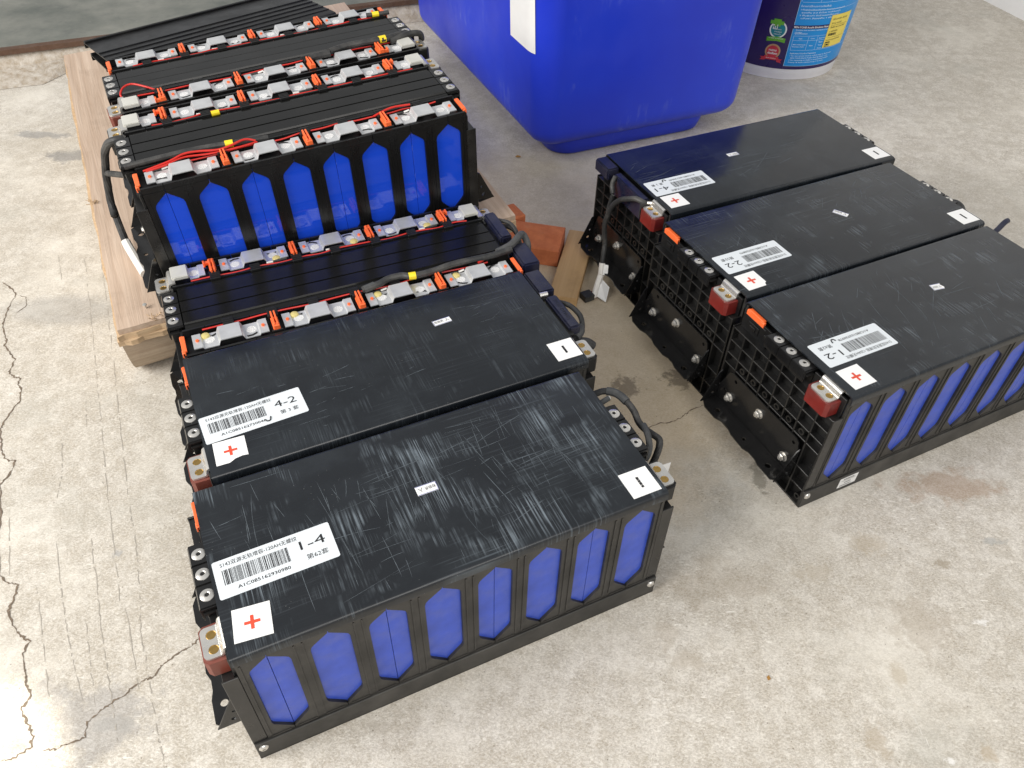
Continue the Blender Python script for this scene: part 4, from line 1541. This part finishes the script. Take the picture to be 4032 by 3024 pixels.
placed_text(mb, 'ผสม', .0055, -.002, .000, width=.011)
placed_text(mb, 'สารปรอท', .006, -.010, -.0075, width=.022)
placed_text(mb, 'สารตะกั่ว', .006, -.010, -.0150, width=.020)
placed_text(mb, 'NO LEAD NO MERCURY', .0045, -.022, -.0275, width=.044)
obj('emblem_lettering', wrap(mb, -109, .157, .0042).mesh('emblem_lettering', 0), 'paper', em)
sl = obj('red_seal', wrap(MB().add([(0, 0, 0)] + [(.0235 * math.cos(2 * math.pi * i / 32), .0235 * math.sin(2 * math.pi * i / 32), 0) for i in range(32)], [(0, 1 + i, 1 + (i + 1) % 32) for i in range(32)]), -109.3, .089, .0020).mesh('red_seal'), 'seal_tan', bk)
obj('seal_disc', wrap(MB().add([(0, 0, 0)] + [(.0185 * math.cos(2 * math.pi * i / 32), .0185 * math.sin(2 * math.pi * i / 32), 0) for i in range(32)], [(0, 1 + i, 1 + (i + 1) % 32) for i in range(32)]), -109.3, .089, .0028).mesh('seal_disc'), 'seal_red', sl)
mb = MB()
rect(mb, -.022, .022, -.026, -.015)
mb.add([(-.034, -.031, 0), (-.018, -.029, 0), (-.018, -.019, 0), (-.034, -.020, 0), (-.029, -.0255, 0)], [(0, 1, 2, 3, 4)])
mb.add([(.034, -.034, 0), (.018, -.031, 0), (.018, -.020, 0), (.034, -.022, 0), (.029, -.028, 0)], [(0, 1, 2, 3, 4)])
obj('seal_ribbon', wrap(mb, -109.3, .089, .0036).mesh('seal_ribbon'), 'seal_red', sl)
mb = MB()
placed_text(mb, 'ทนทาน', .0085, -.012, .002, width=.023, offset=.0002)
placed_text(mb, 'ต่อเชื้อรา', .0085, -.014, -.008, width=.029, offset=.0002)
placed_text(mb, 'ANTI FUNGUS', .005, -.016, -.0225, width=.030)
obj('seal_lettering', wrap(mb, -109.3, .089, .0044).mesh('seal_lettering', 0), 'paper', sl)
# handle ear and wire
obj('handle_ear', MB().lathe([(.010, 0), (.010, .012), (.006, .014), (.0001, .014)], 16, axis='x').mesh('handle_ear'), 'bucket_white', bk, cone_pt(-15, .215, -.002), R(-15))

# ------------------------------------------------------------------ brick, plank, small litter
bkm = Matrix.Translation((.022, 1.4915, 0)) @ Matrix.Rotation(R(-12), 4, 'Z')
mb = MB().prism([(.0, .002), (.002, .0), (.086, .0), (.088, .002), (.088, .0505), (.085, .0530), (.050, .0530), (.046, .0515), (.010, .0455), (.003, .0440), (.0, .0415)], -.11, .076, axis=0)
br = obj('brick', mb, 'brick')
br.matrix_world = bkm
tag(br, 'red clay brick on the floor beside the open module', 'brick')
pk = obj('plank', MB().box(-.0310, .0310, -.13, .13, .0, .0230, .0015, 2).mesh('plank'), 'pine')
pk.matrix_world = Matrix.Translation((.130, 1.465, 0)) @ Matrix.Rotation(R(-12), 4, 'Z')
tag(pk, 'short pale pine plank between the red brick and the 4-1 module', 'plank')
pb = obj('brick', MB().box(-.06, .05, -.03, .03, 0, .060, .004, 1).mesh('brick'), 'brick')
pb.matrix_world = Matrix.Translation((-.035, 1.60, 0)) @ Matrix.Rotation(R(30), 4, 'Z')
tag(pb, 'broken red brick end lying by the raised corner of the pallet', 'brick')
lf = obj('dry_leaf', MB().add([(-.008, 0, .002), (-.002, .005, .004), (.006, .003, .003), (.009, 0, .0015), (.005, -.004, .003), (-.003, -.004, .002)], [(0, 1, 2, 3, 4, 5)]).mesh('dry_leaf'), 'leaf')
lf.location = (.0, 1.98, 0)
tag(lf, 'small dry brown leaf on the floor by the blue tub', 'leaf')
l2 = obj('dry_leaf', MB().add([(-.004, 0, .001), (0, .003, .002), (.005, .0, .001), (0, -.003, .001)], [(0, 1, 2, 3)]).mesh('dry_leaf'), 'leaf')
l2.matrix_world = Matrix.Translation((.372, .512, .0005)) @ Matrix.Rotation(R(70), 4, 'Z')
tag(l2, 'tiny orange leaf scrap alone on the pale concrete', 'leaf')
